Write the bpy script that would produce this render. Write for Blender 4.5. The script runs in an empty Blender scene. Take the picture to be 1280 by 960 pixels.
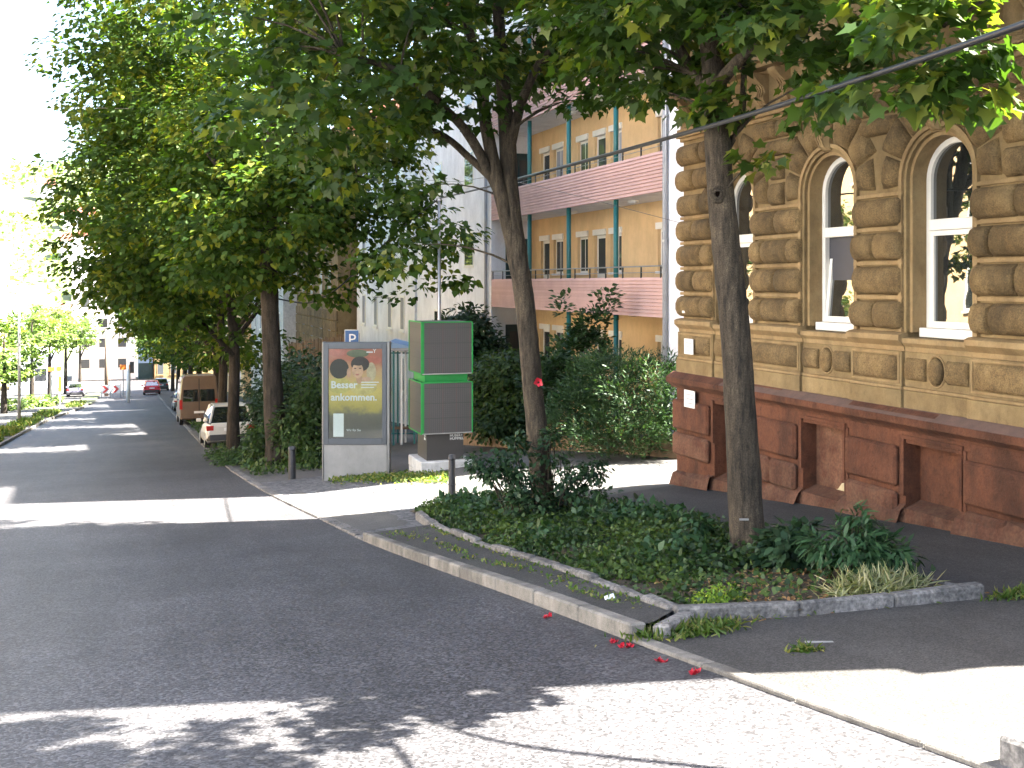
import bpy, math, random
import numpy as np
from mathutils import Vector, Matrix
R = math.radians
random.seed(7); rng = np.random.default_rng(7)
scene = bpy.context.scene
COL = scene.collection
# ------------------------------------------------------------------ camera, sky, sun, exposure
FPX, HOR, VX = 1300.0, 354.0, 165.0            # focal length, eye level and street vanishing point in photo pixels
TH = math.atan((640 - VX) / FPX); CT, ST = math.cos(TH), math.sin(TH)
cd = bpy.data.cameras.new('camera'); cam = bpy.data.objects.new('camera', cd); COL.objects.link(cam)
cam.location = (0, 0, 0); cam.rotation_euler = (R(90), 0, -TH)
cd.sensor_width = 36; cd.lens = 36 * FPX / 1280; cd.shift_y = -(480 - HOR) / 1280
cd.clip_start = .1; cd.clip_end = 4000
scene.camera = cam
SUN_EL = R(51.5); SUN_H = Vector((1, -.37, 0)).normalized()
SUN_AZ = math.atan2(SUN_H.x, SUN_H.y)
w = bpy.data.worlds.new('World'); scene.world = w; w.use_nodes = True
nt = w.node_tree; bg = nt.nodes['Background']
sky = nt.nodes.new('ShaderNodeTexSky'); sky.sky_type = 'NISHITA'; sky.sun_disc = False
sky.sun_elevation = SUN_EL; sky.sun_rotation = SUN_AZ; sky.dust_density = 2.5; sky.air_density = 1.0
nt.links.new(sky.outputs[0], bg.inputs[0]); bg.inputs[1].default_value = .06
sl = bpy.data.lights.new('sun', 'SUN'); sl.energy = 5.0; sl.angle = R(.53); sl.color = (1, .95, .86)
so = bpy.data.objects.new('sun', sl); COL.objects.link(so)
sd = Vector((SUN_H.x * math.cos(SUN_EL), SUN_H.y * math.cos(SUN_EL), math.sin(SUN_EL)))
so.rotation_euler = (-sd).to_track_quat('-Z', 'Y').to_euler(); so.location = (30, -15, 40)
scene.view_settings.view_transform = 'Standard'; scene.view_settings.look = 'None'
scene.view_settings.exposure = 3.92; scene.view_settings.gamma = 1
scene.view_settings.use_curve_mapping = False
scene.render.engine = 'CYCLES'
scene.cycles.max_bounces = 8; scene.cycles.diffuse_bounces = 4; scene.cycles.transparent_max_bounces = 12

# ------------------------------------------------------------------ ground profile (street falls away from the camera)
KY = [-60,-10,0,3.79,5.64,7.03,9.51,12.09,15.29,19,23.64,29.29,35,43.5,59,83,120,200,300,600]
KZ = [-6,.2,1.6,2.19,2.478,2.683,3.044,3.419,3.83,4.25,4.66,5.155,5.69,6.43,7.63,9.46,12.07,17,22,34]
FY = [-60,-10,0,8.8,10.43,12.7,16.29,19.5,21.5,25,30,35,43.5,59,83,120,200,300,600]
FZ = [-4,.9,1.95,2.87,3.0,3.2,3.57,3.80,3.93,4.35,4.95,5.55,6.35,7.56,9.4,12.02,17,22,34]
def pch(xs, ys):
    xs = np.array(xs, float); ys = np.array(ys, float); h = np.diff(xs); d = np.diff(ys) / h
    m = np.zeros(len(xs)); m[0] = d[0]; m[-1] = d[-1]
    for i in range(1, len(xs) - 1):
        w1 = 2*h[i] + h[i-1]; w2 = h[i] + 2*h[i-1]; m[i] = (w1 + w2) / (w1/d[i-1] + w2/d[i])
    def F(x):
        i = max(0, min(len(h) - 1, int(np.searchsorted(xs, x) - 1))); t = (x - xs[i]) / h[i]
        if t > 1: return float(ys[-1] + d[-1]*(x - xs[-1]))
        if t < 0: return float(ys[0] + d[0]*(x - xs[0]))
        return float((1+2*t)*(1-t)**2*ys[i] + t*(1-t)**2*h[i]*m[i] + t*t*(3-2*t)*ys[i+1] + t*t*(t-1)*h[i]*m[i+1])
    return F
zk = pch(KY, KZ); zf = pch(FY, FZ)
def gz(X, Y):
    t = min(1, max(0, (X - 3.5) / 5.7)); return -((1 - t)*zk(Y) + t*zf(Y))
XKY = [-60,3.5,7,9.5,12,15.3,17,19,21.2,23.7,26,29.3,60,120,300]
XKX = [3.7,3.56,3.5,3.47,3.39,3.22,3.19,3.12,2.95,2.77,2.67,2.56,2.56,2.5,2.5]
def XK(Y): return float(np.interp(Y, XKY, XKX))
XLY = [-60,0,30,53,71,89,100,300]
XLX = [-5.3,-5.3,-5.2,-5.04,-4.8,-3.6,-3.4,-3.4]
def XL(Y): return float(np.interp(Y, XLY, XLX))
def ray(x, y):
    u = (x - 640) / FPX
    return Vector((u*CT + ST, -u*ST + CT, -(y - HOR) / FPX))
def at(x, y, D): return ray(x, y) * D           # photo pixel at a depth taken from the thing it belongs to
def YX(x, X):                                   # where the sight line of pixel column x meets the facade plane X
    d = ray(x, 0); return d.y * X / d.x
def hit(x, y, up=0):                            # photo pixel on the ground
    d = ray(x, y); t = .5; lo = .5
    while t < 500:
        p = d*t
        if p.z < gz(p.x, p.y) + up: break
        lo = t; t *= 1.02
    hi = t
    for _ in range(30):
        m = (lo + hi)/2; p = d*m
        if p.z < gz(p.x, p.y) + up: hi = m
        else: lo = m
    return d*hi

# ------------------------------------------------------------------ materials
MATS = {}
def newmat(name):
    m = bpy.data.materials.new(name); m.use_nodes = True; MATS[name] = m
    return m, m.node_tree, m.node_tree.nodes['Principled BSDF']
def N(nt, t, **k):
    n = nt.nodes.new(t)
    for a, b in k.items(): setattr(n, a, b)
    return n
def rgba(c): return (c[0], c[1], c[2], 1)
def ramp(nt, stops):
    r = N(nt, 'ShaderNodeValToRGB'); e = r.color_ramp.elements
    while len(e) < len(stops): e.new(.5)
    for i, (p, c) in enumerate(stops):
        e[i].position = p; e[i].color = rgba(c) if isinstance(c, (tuple, list)) else (c, c, c, 1)
    return r
def noise(nt, scale, detail=5, rough=.55, stretch=None):
    n = N(nt, 'ShaderNodeTexNoise'); n.inputs['Scale'].default_value = scale
    n.inputs['Detail'].default_value = detail; n.inputs['Roughness'].default_value = rough
    g = N(nt, 'ShaderNodeNewGeometry')
    if stretch:
        mp = N(nt, 'ShaderNodeMapping'); mp.inputs['Scale'].default_value = stretch
        nt.links.new(g.outputs['Position'], mp.inputs[0]); nt.links.new(mp.outputs[0], n.inputs['Vector'])
    else: nt.links.new(g.outputs['Position'], n.inputs['Vector'])
    return n
def mixc(nt, fac, a, b, mode='MIX'):
    m = N(nt, 'ShaderNodeMix', data_type='RGBA', blend_type=mode)
    for s, v in ((0, fac), (6, a), (7, b)):
        if hasattr(v, 'is_linked') or hasattr(v, 'links'): nt.links.new(v, m.inputs[s])
        else: m.inputs[s].default_value = v if s == 0 else rgba(v)
    return m.outputs[2]
def mat(name, col, rough=.8, var=.2, scale=4, col2=None, bump=0, bscale=30, spec=.4, metal=0, objvar=0, stretch=None, fine=0, coat=0, stain=0):
    m, nt, b = newmat(name)
    n = noise(nt, scale, 6, .6, stretch)
    c2 = col2 or tuple(min(1, v*(1 + var)) for v in col); c1 = tuple(v*(1 - var) for v in col) if not col2 else col
    r = ramp(nt, [(.32, c1), (.68, c2)]); nt.links.new(n.outputs[0], r.inputs[0]); out = r.outputs[0]
    if fine:
        n2 = noise(nt, bscale*2, 3); r2 = ramp(nt, [(.3, 1 - fine), (.7, 1 + fine)]); nt.links.new(n2.outputs[0], r2.inputs[0])
        out = mixc(nt, 1.0, out, r2.outputs[0], 'MULTIPLY')
    if stain:
        n4 = noise(nt, 1.7, 7, .7, (1, 1, .45)); r4 = ramp(nt, [(.42, 1.06), (.62, 1 - stain)]); nt.links.new(n4.outputs[0], r4.inputs[0]); out = mixc(nt, 1.0, out, r4.outputs[0], 'MULTIPLY')
        n5 = noise(nt, 9, 5, .75); r5 = ramp(nt, [(.5, 1.0), (.72, 1 - stain*.8)]); nt.links.new(n5.outputs[0], r5.inputs[0]); out = mixc(nt, 1.0, out, r5.outputs[0], 'MULTIPLY')
    if objvar:
        oi = N(nt, 'ShaderNodeObjectInfo'); mr = N(nt, 'ShaderNodeMapRange'); mr.inputs[3].default_value = 1 - objvar; mr.inputs[4].default_value = 1 + objvar
        nt.links.new(oi.outputs['Random'], mr.inputs[0]); hs = N(nt, 'ShaderNodeHueSaturation'); nt.links.new(mr.outputs[0], hs.inputs['Value']); nt.links.new(out, hs.inputs['Color']); out = hs.outputs[0]
    nt.links.new(out, b.inputs['Base Color'])
    b.inputs['Roughness'].default_value = rough; b.inputs['Metallic'].default_value = metal
    b.inputs['Specular IOR Level'].default_value = spec; b.inputs['Coat Weight'].default_value = coat; b.inputs['Coat Roughness'].default_value = .06
    if bump:
        nb = noise(nt, bscale, 6, .65, stretch); bp = N(nt, 'ShaderNodeBump'); bp.inputs['Strength'].default_value = min(1, bump); bp.inputs['Distance'].default_value = .02
        nt.links.new(nb.outputs[0], bp.inputs['Height']); nt.links.new(bp.outputs[0], b.inputs['Normal'])
    return m
def asphalt(name, lo, hi, tint=(1, 1, 1), scale=95, rough=.62, patch=.26):
    m, nt, b = newmat(name)
    g = N(nt, 'ShaderNodeNewGeometry'); v = N(nt, 'ShaderNodeTexVoronoi'); v.inputs['Scale'].default_value = scale
    nt.links.new(g.outputs['Position'], v.inputs['Vector'])
    sp = N(nt, 'ShaderNodeSeparateColor'); nt.links.new(v.outputs['Color'], sp.inputs[0])
    r = ramp(nt, [(0, tuple(lo*t for t in tint)), (.55, tuple((lo*.6 + hi*.4)*t for t in tint)), (1, tuple(hi*t for t in tint))]); nt.links.new(sp.outputs[0], r.inputs[0])
    n = noise(nt, .55, 6, .65); r2 = ramp(nt, [(.3, 1 - patch), (.7, 1 + patch)]); nt.links.new(n.outputs[0], r2.inputs[0])
    n3 = noise(nt, 1.0, 4, .6, (2.2, .12, 1)); r3 = ramp(nt, [(.35, .9), (.65, 1.08)]); nt.links.new(n3.outputs[0], r3.inputs[0])
    o = mixc(nt, 1.0, r.outputs[0], r2.outputs[0], 'MULTIPLY'); o = mixc(nt, 1.0, o, r3.outputs[0], 'MULTIPLY')
    wv = noise(nt, .35, 3, .5); n6 = noise(nt, 1.1, 8, .8); r6 = ramp(nt, [(.485, 1.0), (.5, .55), (.515, 1.0)]); nt.links.new(n6.outputs[0], r6.inputs[0])
    gt = ramp(nt, [(.5, 0.0), (.6, .8)]); nt.links.new(wv.outputs[0], gt.inputs[0])
    o = mixc(nt, gt.outputs[0], o, mixc(nt, 1.0, o, r6.outputs[0], 'MULTIPLY'))
    nt.links.new(o, b.inputs['Base Color']); b.inputs['Roughness'].default_value = rough; b.inputs['Specular IOR Level'].default_value = .25
    bp = N(nt, 'ShaderNodeBump'); bp.inputs['Strength'].default_value = .5; bp.inputs['Distance'].default_value = .008
    nt.links.new(sp.outputs[0], bp.inputs['Height']); nt.links.new(bp.outputs[0], b.inputs['Normal'])
    return m
def leafmat(name, a, b_, c_, trans=.35, rough=.5, spec=.35):
    m, nt, b = newmat(name)
    at_ = N(nt, 'ShaderNodeAttribute', attribute_name='rnd')
    r = ramp(nt, [(0, a), (.62, b_), (1, c_)]); nt.links.new(at_.outputs['Fac'], r.inputs[0])
    nt.links.new(r.outputs[0], b.inputs['Base Color']); b.inputs['Roughness'].default_value = rough; b.inputs['Specular IOR Level'].default_value = spec
    t = N(nt, 'ShaderNodeBsdfTranslucent'); tc = mixc(nt, 1.0, r.outputs[0], (1.55, 1.6, .6), 'MULTIPLY'); nt.links.new(tc, t.inputs[0])
    mx = N(nt, 'ShaderNodeMixShader'); mx.inputs[0].default_value = trans
    nt.links.new(b.outputs[0], mx.inputs[1]); nt.links.new(t.outputs[0], mx.inputs[2]); nt.links.new(mx.outputs[0], nt.nodes['Material Output'].inputs[0])
    return m
def glassmat(name, tint=(.015, .018, .018), ior=2.7, rough=.015):
    m, nt, b = newmat(name); b.inputs['Base Color'].default_value = rgba(tint); b.inputs['Roughness'].default_value = rough; b.inputs['IOR'].default_value = ior
    n = noise(nt, 1.3, 2); bp = N(nt, 'ShaderNodeBump'); bp.inputs['Strength'].default_value = .04; bp.inputs['Distance'].default_value = .05
    nt.links.new(n.outputs[0], bp.inputs['Height']); nt.links.new(bp.outputs[0], b.inputs['Normal'])
    return m
def clearglass(name, tint=(.93, .96, .95)):
    m, nt, b = newmat(name); tr = N(nt, 'ShaderNodeBsdfTransparent'); tr.inputs[0].default_value = rgba(tint)
    gl = N(nt, 'ShaderNodeBsdfGlossy'); gl.inputs['Roughness'].default_value = .02; fr = N(nt, 'ShaderNodeFresnel'); fr.inputs[0].default_value = 1.5
    mx = N(nt, 'ShaderNodeMixShader'); nt.links.new(fr.outputs[0], mx.inputs[0]); nt.links.new(tr.outputs[0], mx.inputs[1]); nt.links.new(gl.outputs[0], mx.inputs[2])
    nt.links.new(mx.outputs[0], nt.nodes['Material Output'].inputs[0]); return m

M_ROAD = asphalt('road_asphalt', .022, .11, (1.02, .98, 1.02), 60, .6)
M_PAVE = asphalt('pavement_asphalt', .028, .085, (1.06, 1, .93), 100, .75, .25)
M_FORE = asphalt('forecourt_paving', .07, .13, (1.04, 1, .94), 120, .8, .2)
M_GROUND = mat('ground_earth', (.09, .085, .06), .95, .3, .6, (.07, .1, .035))
M_SOIL = mat('soil', (.04, .03, .02), .95, .3, 8, (.085, .065, .04), bump=.8, bscale=25)
M_KERB = mat('kerb_granite', (0.1275, 0.1179, 0.102), .85, .25, 5, (0.204, 0.1849, 0.1594), bump=.5, bscale=60, fine=.25, objvar=.15, stain=0.4)
M_GRAN = mat('grey_granite', (0.0936, 0.09, 0.0846), .8, .3, 14, (0.2028, 0.1875, 0.1727), bump=1, bscale=16, fine=.45, objvar=.2, stain=0.4)
M_YEL = mat('yellow_sandstone', (0.1777, 0.12, 0.05212), .85, .2, 2.5, (0.2354, 0.1689, 0.08018), bump=.35, bscale=45, fine=.12, objvar=.1, stain=0.3)
M_BOSS = mat('bossed_sandstone', (0.1408, 0.08904, 0.03541), .88, .25, 3.2, (0.2089, 0.1424, 0.06283), bump=1, bscale=30, fine=.35, objvar=.16, stain=0.5)
M_TRIM = mat('trim_sandstone', (0.2336, 0.1524, 0.06878), .85, .2, 3, (0.2945, 0.2083, 0.1008), bump=.25, bscale=50, fine=.1, objvar=.06, stain=0.28)
M_RED = mat('red_sandstone', (0.09012, 0.03039, 0.0137), .88, .2, 2.2, (0.1225, 0.04662, 0.02284), bump=.9, bscale=22, fine=.15, objvar=.08, stain=.5)
M_REDOLD = mat('flaking_red_sandstone', (0.07818, 0.02748, 0.01379), .92, .2, 4.5, (0.1447, 0.07331, 0.0431), bump=1, bscale=14, fine=.25, objvar=.1, stain=0.35)
M_LEDGE = mat('weathered_ledge', (0.091, 0.0595, 0.049), .9, .25, 5, (0.14, 0.084, 0.063), bump=.5, bscale=30)
M_WHITE = mat('white_paint', (0.702, 0.684, 0.63), .45, .04, 3)
M_RENDER = mat('white_render', (.72, .72, .74), .9, .05, 1.2, bump=.15, bscale=80, stain=0.1)
M_CREAM = mat('cream_render', (0.6126, 0.4251, 0.2243), .9, .06, .8, bump=.15, bscale=80, stain=0.08)
M_PINK = mat('pink_board', (0.4998, 0.3165, 0.2786), .7, .08, 2, objvar=.06)
M_TEAL = mat('teal_steel', (.02, .13, .13), .4, .1, 3)
M_DTEAL = mat('dark_teal_door', (.012, .035, .04), .35, .2, 3)
M_STEEL = mat('galvanised_steel', (.33, .34, .36), .42, .12, 6, metal=.8)
M_GREYP = mat('grey_pipe', (.3, .31, .33), .5, .1, 5)
M_DARK = mat('dark_metal', (.035, .035, .037), .45, .15, 8)
M_BLACK = mat('black_rubber', (.012, .012, .013), .6, .2, 8)
M_ANTH = mat('anthracite_metal', (.07, .078, .088), .4, .08, 5, metal=.3)
M_LGREY = mat('light_grey_panel', (0.2232, 0.2201, 0.2108), .55, .05, 4, stain=0.12)
M_SILV = mat('silver_side', (0.18, 0.18, 0.174), .4, .08, 4, metal=.4)
M_CONC = mat('concrete', (.5, .49, .47), .85, .12, 6, bump=.3, bscale=60, fine=.1, stain=0.2)
M_GLASS = glassmat('window_glass')
M_GLASS2 = glassmat('flat_glass', (.05, .055, .06), 1.5, .03)
M_CLEAR = clearglass('clear_glass')
M_CURT = mat('curtained_pane', (.3, .31, .36), .25, .1, 2)
M_BARK = mat('maple_bark', (.012, .009, .006), .95, .3, 17, (.085, .065, .042), bump=1, bscale=40, fine=.55, stretch=(1, 1, .2), stain=.35)
M_BARK2 = mat('lime_bark', (.008, .006, .004), .95, .3, 11, (.055, .042, .03), bump=1, bscale=26, fine=.55, stretch=(1, 1, .2), stain=.35)
M_ROOF = mat('roof_tile', (.2, .07, .045), .85, .25, 3)
M_WOOD = mat('weathered_wood', (.1, .06, .035), .9, .25, 6, (.19, .125, .075), objvar=.25, stretch=(8, 8, .6))
M_GREEN = mat('green_line', (.012, .2, .04), .5, .08, 6)
M_BLUE = mat('sign_blue', (.03, .1, .27), .4, .05, 5)
M_PLATE = mat('white_plate', (.7, .7, .68), .5, .03, 5)
M_ROOMDARK = mat('room_dark', (.06, .06, .07), .6, .05, 5)
M_REDP = mat('red_petal', (.45, .015, .03), .55, .2, 30)
M_REDL = mat('tail_light_red', (.35, .02, .015), .2, .1, 10)
M_LITTER = mat('white_litter', (.75, .75, .72), .7, .05, 10)
M_ORANGE = mat('orange_sign', (.75, .2, .03), .5, .05, 5)
M_CABLE = mat('cable_sheath', (.015, .016, .02), .35, .1, 10)
M_WIRE = mat('span_wire', (.1, .1, .1), .5, .1, 10)
L_MAPLE = leafmat('maple_leaf', (.018, .042, .008), (.04, .08, .012), (.17, .18, .026), .45, .5, .3)  # palest tone raised to put a sunlit sparkle into the leaf colour
L_LIME = leafmat('lime_leaf', (.018, .042, .007), (.044, .085, .011), (.2, .21, .028), .45, .6, .18)  # lightest stop brightened as well, sparkle painted into the lime crowns
L_HEDGE = leafmat('hedge_leaf', (0.01512, 0.03672, 0.01296), (0.03024, 0.06696, 0.02052), (0.0594, 0.108, 0.03024), .2)
L_DARK = leafmat('dark_shrub_leaf', (0.01296, 0.0324, 0.01512), (0.02376, 0.054, 0.0216), (0.0432, 0.081, 0.03024), .2)
L_ROSE = leafmat('rose_leaf', (0.0131, 0.03276, 0.0131), (0.0234, 0.05616, 0.02059), (0.0468, 0.08424, 0.02808), .25)
L_PEONY = leafmat('peony_leaf', (0.01584, 0.0432, 0.0144), (0.02736, 0.0684, 0.02448), (0.054, 0.108, 0.0396), .25)
L_COVER = leafmat('ground_cover_leaf', (0.01656, 0.03726, 0.009936), (0.03726, 0.07452, 0.01656), (0.0828, 0.1242, 0.02898), .3)
L_LIMEBUSH = leafmat('lime_bush_leaf', (.07, .15, .02), (.16, .27, .03), (.45, .45, .05), .35)
L_GRASS = leafmat('grass_blade', (0.0375, 0.0825, 0.01125), (0.09, 0.1425, 0.0225), (0.24, 0.21, 0.075), .35)
L_STRAW = leafmat('pale_grass_blade', (.2, .24, .1), (.36, .36, .2), (.55, .5, .32), .3)
L_LITTER = leafmat('dry_leaf', (.12, .06, .025), (.28, .15, .06), (.4, .3, .12), .15)
L_FAR = leafmat('far_leaf', (.06, .11, .02), (.11, .17, .03), (.19, .24, .06), .35)

# ------------------------------------------------------------------ mesh helpers
WO = {}
class MB:
    def __init__(s): s.v = []; s.f = []
    def add(s, vs, fs):
        o = len(s.v); s.v += [Vector(p) for p in vs]; s.f += [tuple(i + o for i in f) for f in fs]; return s
    def box(s, x0, x1, y0, y1, z0, z1):
        return s.add([(x0,y0,z0),(x1,y0,z0),(x1,y1,z0),(x0,y1,z0),(x0,y0,z1),(x1,y0,z1),(x1,y1,z1),(x0,y1,z1)],
                     [(0,3,2,1),(4,5,6,7),(0,1,5,4),(1,2,6,5),(2,3,7,6),(3,0,4,7)])
    def prism(s, poly, d):                       # polygon (3D points) pushed along d
        d = Vector(d); n = len(poly); P = [Vector(p) for p in poly]
        return s.add(P + [p + d for p in P], [tuple(range(n))[::-1], tuple(range(n, 2*n))] + [(i, (i+1) % n, n+(i+1) % n, n+i) for i in range(n)])
    def plan(s, poly, z0, z1): return s.prism([(x, y, z0) for x, y in poly], (0, 0, z1 - z0))
    def tube(s, pts, rad, n=8, cap=True, wob=0):
        pts = [Vector(p) for p in pts]; rr = rad if isinstance(rad, (list, tuple)) else [rad]*len(pts)
        o = len(s.v); up = Vector((.31, .17, .93))
        for i, p in enumerate(pts):
            t = (pts[min(i+1, len(pts)-1)] - pts[max(i-1, 0)]).normalized()
            a = t.cross(up);
            if a.length < .2: a = t.cross(Vector((1, 0, 0)))
            a.normalize(); b = t.cross(a)
            for k in range(n):
                q = 2*math.pi*k/n; r = rr[i]*(1 + wob*(random.random() - .5))
                s.v.append(p + a*math.cos(q)*r + b*math.sin(q)*r)
        for i in range(len(pts) - 1):
            for k in range(n):
                s.f.append((o+i*n+k, o+i*n+(k+1) % n, o+(i+1)*n+(k+1) % n, o+(i+1)*n+k))
        if cap:
            s.f.append(tuple(o+k for k in range(n))[::-1]); s.f.append(tuple(o+(len(pts)-1)*n+k for k in range(n)))
        return s
    def disc(s, c, ax, bx, n=20, d=None):
        c = Vector(c); ax = Vector(ax); bx = Vector(bx); P = [c + ax*math.cos(2*math.pi*k/n) + bx*math.sin(2*math.pi*k/n) for k in range(n)]
        if d is None: return s.add(P, [tuple(range(n))])
        return s.prism(P, d)
    def loft(s, rings, cap=True):
        o = len(s.v); n = len(rings[0])
        for r in rings: s.v += [Vector(p) for p in r]
        for i in range(len(rings) - 1):
            for k in range(n): s.f.append((o+i*n+k, o+i*n+(k+1) % n, o+(i+1)*n+(k+1) % n, o+(i+1)*n+k))
        if cap: s.f.append(tuple(o+k for k in range(n))[::-1]); s.f.append(tuple(o+(len(rings)-1)*n+k for k in range(n)))
        return s
    def xf(s, m): s.v = [m @ p for p in s.v]; return s
    def build(s, name, material, parent=None, smooth=False, bevel=0, label=None, cat=None, group=None, kind=None, recalc=True):
        xs = [p.x for p in s.v]; ys = [p.y for p in s.v]; zs = [p.z for p in s.v]
        o = Vector(((min(xs)+max(xs))/2, (min(ys)+max(ys))/2, min(zs)))
        me = bpy.data.meshes.new(name); me.from_pydata([p - o for p in s.v], [], s.f); me.materials.append(material)
        if recalc or bevel:
            import bmesh
            bm = bmesh.new(); bm.from_mesh(me)
            if recalc: bmesh.ops.recalc_face_normals(bm, faces=bm.faces)
            if bevel: bmesh.ops.bevel(bm, geom=[e for e in bm.edges if len(e.link_faces) == 2 and e.calc_face_angle(0) > .5], offset=bevel, segments=1, affect='EDGES', clamp_overlap=True)
            bm.to_mesh(me); bm.free()
        if smooth: me.polygons.foreach_set('use_smooth', [True]*len(me.polygons))
        ob = bpy.data.objects.new(name, me); COL.objects.link(ob); place(ob, o, parent); tag(ob, label, cat, group, kind)
        return ob
def place(ob, o, parent):
    WO[ob.name] = Vector(o)
    if parent: ob.parent = parent; ob.location = Vector(o) - WO[parent.name]
    else: ob.location = o
def tag(ob, label=None, cat=None, group=None, kind=None):
    if label: ob['label'] = label
    if cat: ob['category'] = cat
    if group: ob['group'] = group
    if kind: ob['kind'] = kind
    return ob
def thing(name, loc, label, cat, group=None):
    o = bpy.data.objects.new(name, None); o.empty_display_size = .2; COL.objects.link(o); o.location = loc; WO[o.name] = Vector(loc)
    return tag(o, label, cat, group)
def box(name, m, parent, x0, x1, y0, y1, z0, z1, bevel=0, **k): return MB().box(x0, x1, y0, y1, z0, z1).build(name, m, parent, bevel=bevel, **k)
def copy_tree(o, parent=None, loc=None, rz=None, label=None, group=None, scale=None):
    c = o.copy(); COL.objects.link(c); c.parent = parent
    if loc is not None: c.location = loc
    if rz is not None: c.rotation_euler = (0, 0, rz)
    if scale: c.scale = (scale,)*3 if not isinstance(scale, tuple) else scale
    if label: c['label'] = label
    if group: c['group'] = group
    for ch in list(o.children): copy_tree(ch, c)
    return c
def text_mesh(name, body, m, parent, origin, right, up, size, thick=.004, align='LEFT', bold=0):
    cu = bpy.data.curves.new('tmp_text', 'FONT'); cu.body = body; cu.size = 1; cu.extrude = .01; cu.align_x = align; cu.resolution_u = 2; cu.offset = bold
    t = bpy.data.objects.new('tmp_text', cu); COL.objects.link(t); bpy.context.view_layer.update()
    me = bpy.data.meshes.new_from_object(t.evaluated_get(bpy.context.evaluated_depsgraph_get())); bpy.data.objects.remove(t)
    right = Vector(right).normalized(); up = Vector(up).normalized(); nn = right.cross(up)
    vs = [Vector(origin) + right*(v.co.x*size) + up*(v.co.y*size) + nn*(v.co.z*thick/.01) for v in me.vertices]
    fs = [tuple(p.vertices) for p in me.polygons]; bpy.data.meshes.remove(me)
    mb = MB(); mb.v = vs; mb.f = fs
    return mb.build(name, m, parent, recalc=False)
# ------------------------------------------------------------------ foliage
def leaf_shape(kind):
    if kind == 'maple':
        a = [(0,0),(.18,.08),(.46,.02),(.4,.25),(.58,.5),(.3,.52),(.22,.62),(0,1.02),(-.22,.62),(-.3,.52),(-.58,.5),(-.4,.25),(-.46,.02),(-.18,.08)]
    elif kind == 'oval': a = [(0,0),(.24,.25),(.28,.55),(0,1),(-.28,.55),(-.24,.25)]
    elif kind == 'narrow': a = [(0,0),(.11,.3),(.1,.65),(0,1),(-.1,.65),(-.11,.3)]
    elif kind == 'blade': a = [(.03,0),(.034,.4),(.022,.75),(0,1),(-.022,.75),(-.034,.4),(-.03,0)]
    elif kind == 'heart': a = [(0,0),(.38,.12),(.42,.45),(0,1),(-.42,.45),(-.38,.12)]
    else: a = [(.35,.1),(.3,.7),(-.3,.7),(-.35,.1)]
    return np.array(a, float)
def leaf_mesh(name, P, D, Nn, size, shape, material, fold=.12, rnd=None):
    """P points, D tip directions, Nn normals: one polygon leaf each"""
    n = len(P); a = leaf_shape(shape); k = len(a)
    D = D / np.linalg.norm(D, axis=1)[:, None]; S = np.cross(D, Nn); S /= (np.linalg.norm(S, axis=1)[:, None] + 1e-9); U = np.cross(S, D)
    sz = size if isinstance(size, np.ndarray) else np.full(n, size)
    V = P[:, None, :] + sz[:, None, None]*(a[None, :, 0, None]*S[:, None, :] + a[None, :, 1, None]*D[:, None, :] + (np.abs(a[None, :, 0, None])*fold*2 - a[None, :, 1, None]**2*fold)*U[:, None, :])
    V = V.reshape(-1, 3); o = np.array([V[:, 0].mean(), V[:, 1].mean(), V[:, 2].min()]); V = V - o
    me = bpy.data.meshes.new(name); me.vertices.add(n*k); me.vertices.foreach_set('co', V.astype(np.float32).ravel())
    me.loops.add(n*k); me.loops.foreach_set('vertex_index', np.arange(n*k, dtype=np.int32))
    me.polygons.add(n); me.polygons.foreach_set('loop_start', np.arange(0, n*k, k, dtype=np.int32)); me.polygons.foreach_set('loop_total', np.full(n, k, dtype=np.int32))
    me.update(calc_edges=True)
    r = rnd if rnd is not None else rng.random(n)
    at_ = me.attributes.new('rnd', 'FLOAT', 'POINT'); at_.data.foreach_set('value', np.repeat(np.clip(r, 0, 1), k).astype(np.float32))
    me.materials.append(material)
    return me, Vector(o)
def leaf_obj(name, parent, *a, kind=None, label=None, cat=None, group=None, **k):
    me, o = leaf_mesh(name, *a, **k); ob = bpy.data.objects.new(name, me); COL.objects.link(ob); place(ob, o, parent); tag(ob, label, cat, group, kind); return ob
def rdir(n): v = rng.normal(size=(n, 3)); return v / np.linalg.norm(v, axis=1)[:, None]
def sprays(blobs, nclus, nleaf, rc, hollow=.45, flat=.45):
    """cluster centres inside ellipsoid blobs, leaves round each centre; returns centres, P, D, N"""
    vol = np.array([b[3]*b[4]*b[5] for b in blobs])**.75; pick = rng.choice(len(blobs), nclus, p=vol/vol.sum())
    d = rdir(nclus); rr = (hollow**3 + (1 - hollow**3)*rng.random(nclus))**(1/3)
    B = np.array(blobs)[pick]; C = B[:, :3] + d*rr[:, None]*B[:, 3:6]
    out = d*np.array([1, 1, .35])
    idx = np.repeat(np.arange(nclus), nleaf); n = len(idx)
    q = rdir(n)*(rng.random(n)**.5)[:, None]*rc*np.array([1, 1, flat]); P = C[idx] + q
    D = out[idx]*.5 + q/rc*.9 + rdir(n)*.45 + np.array([0, 0, -.35]); Nn = np.array([0, 0, 1.]) + rdir(n)*.55 + out[idx]*.35
    tone = np.repeat(rng.random(nclus), nleaf)*.45 + rng.random(n)*.55
    return C, P, D, Nn, tone
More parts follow.
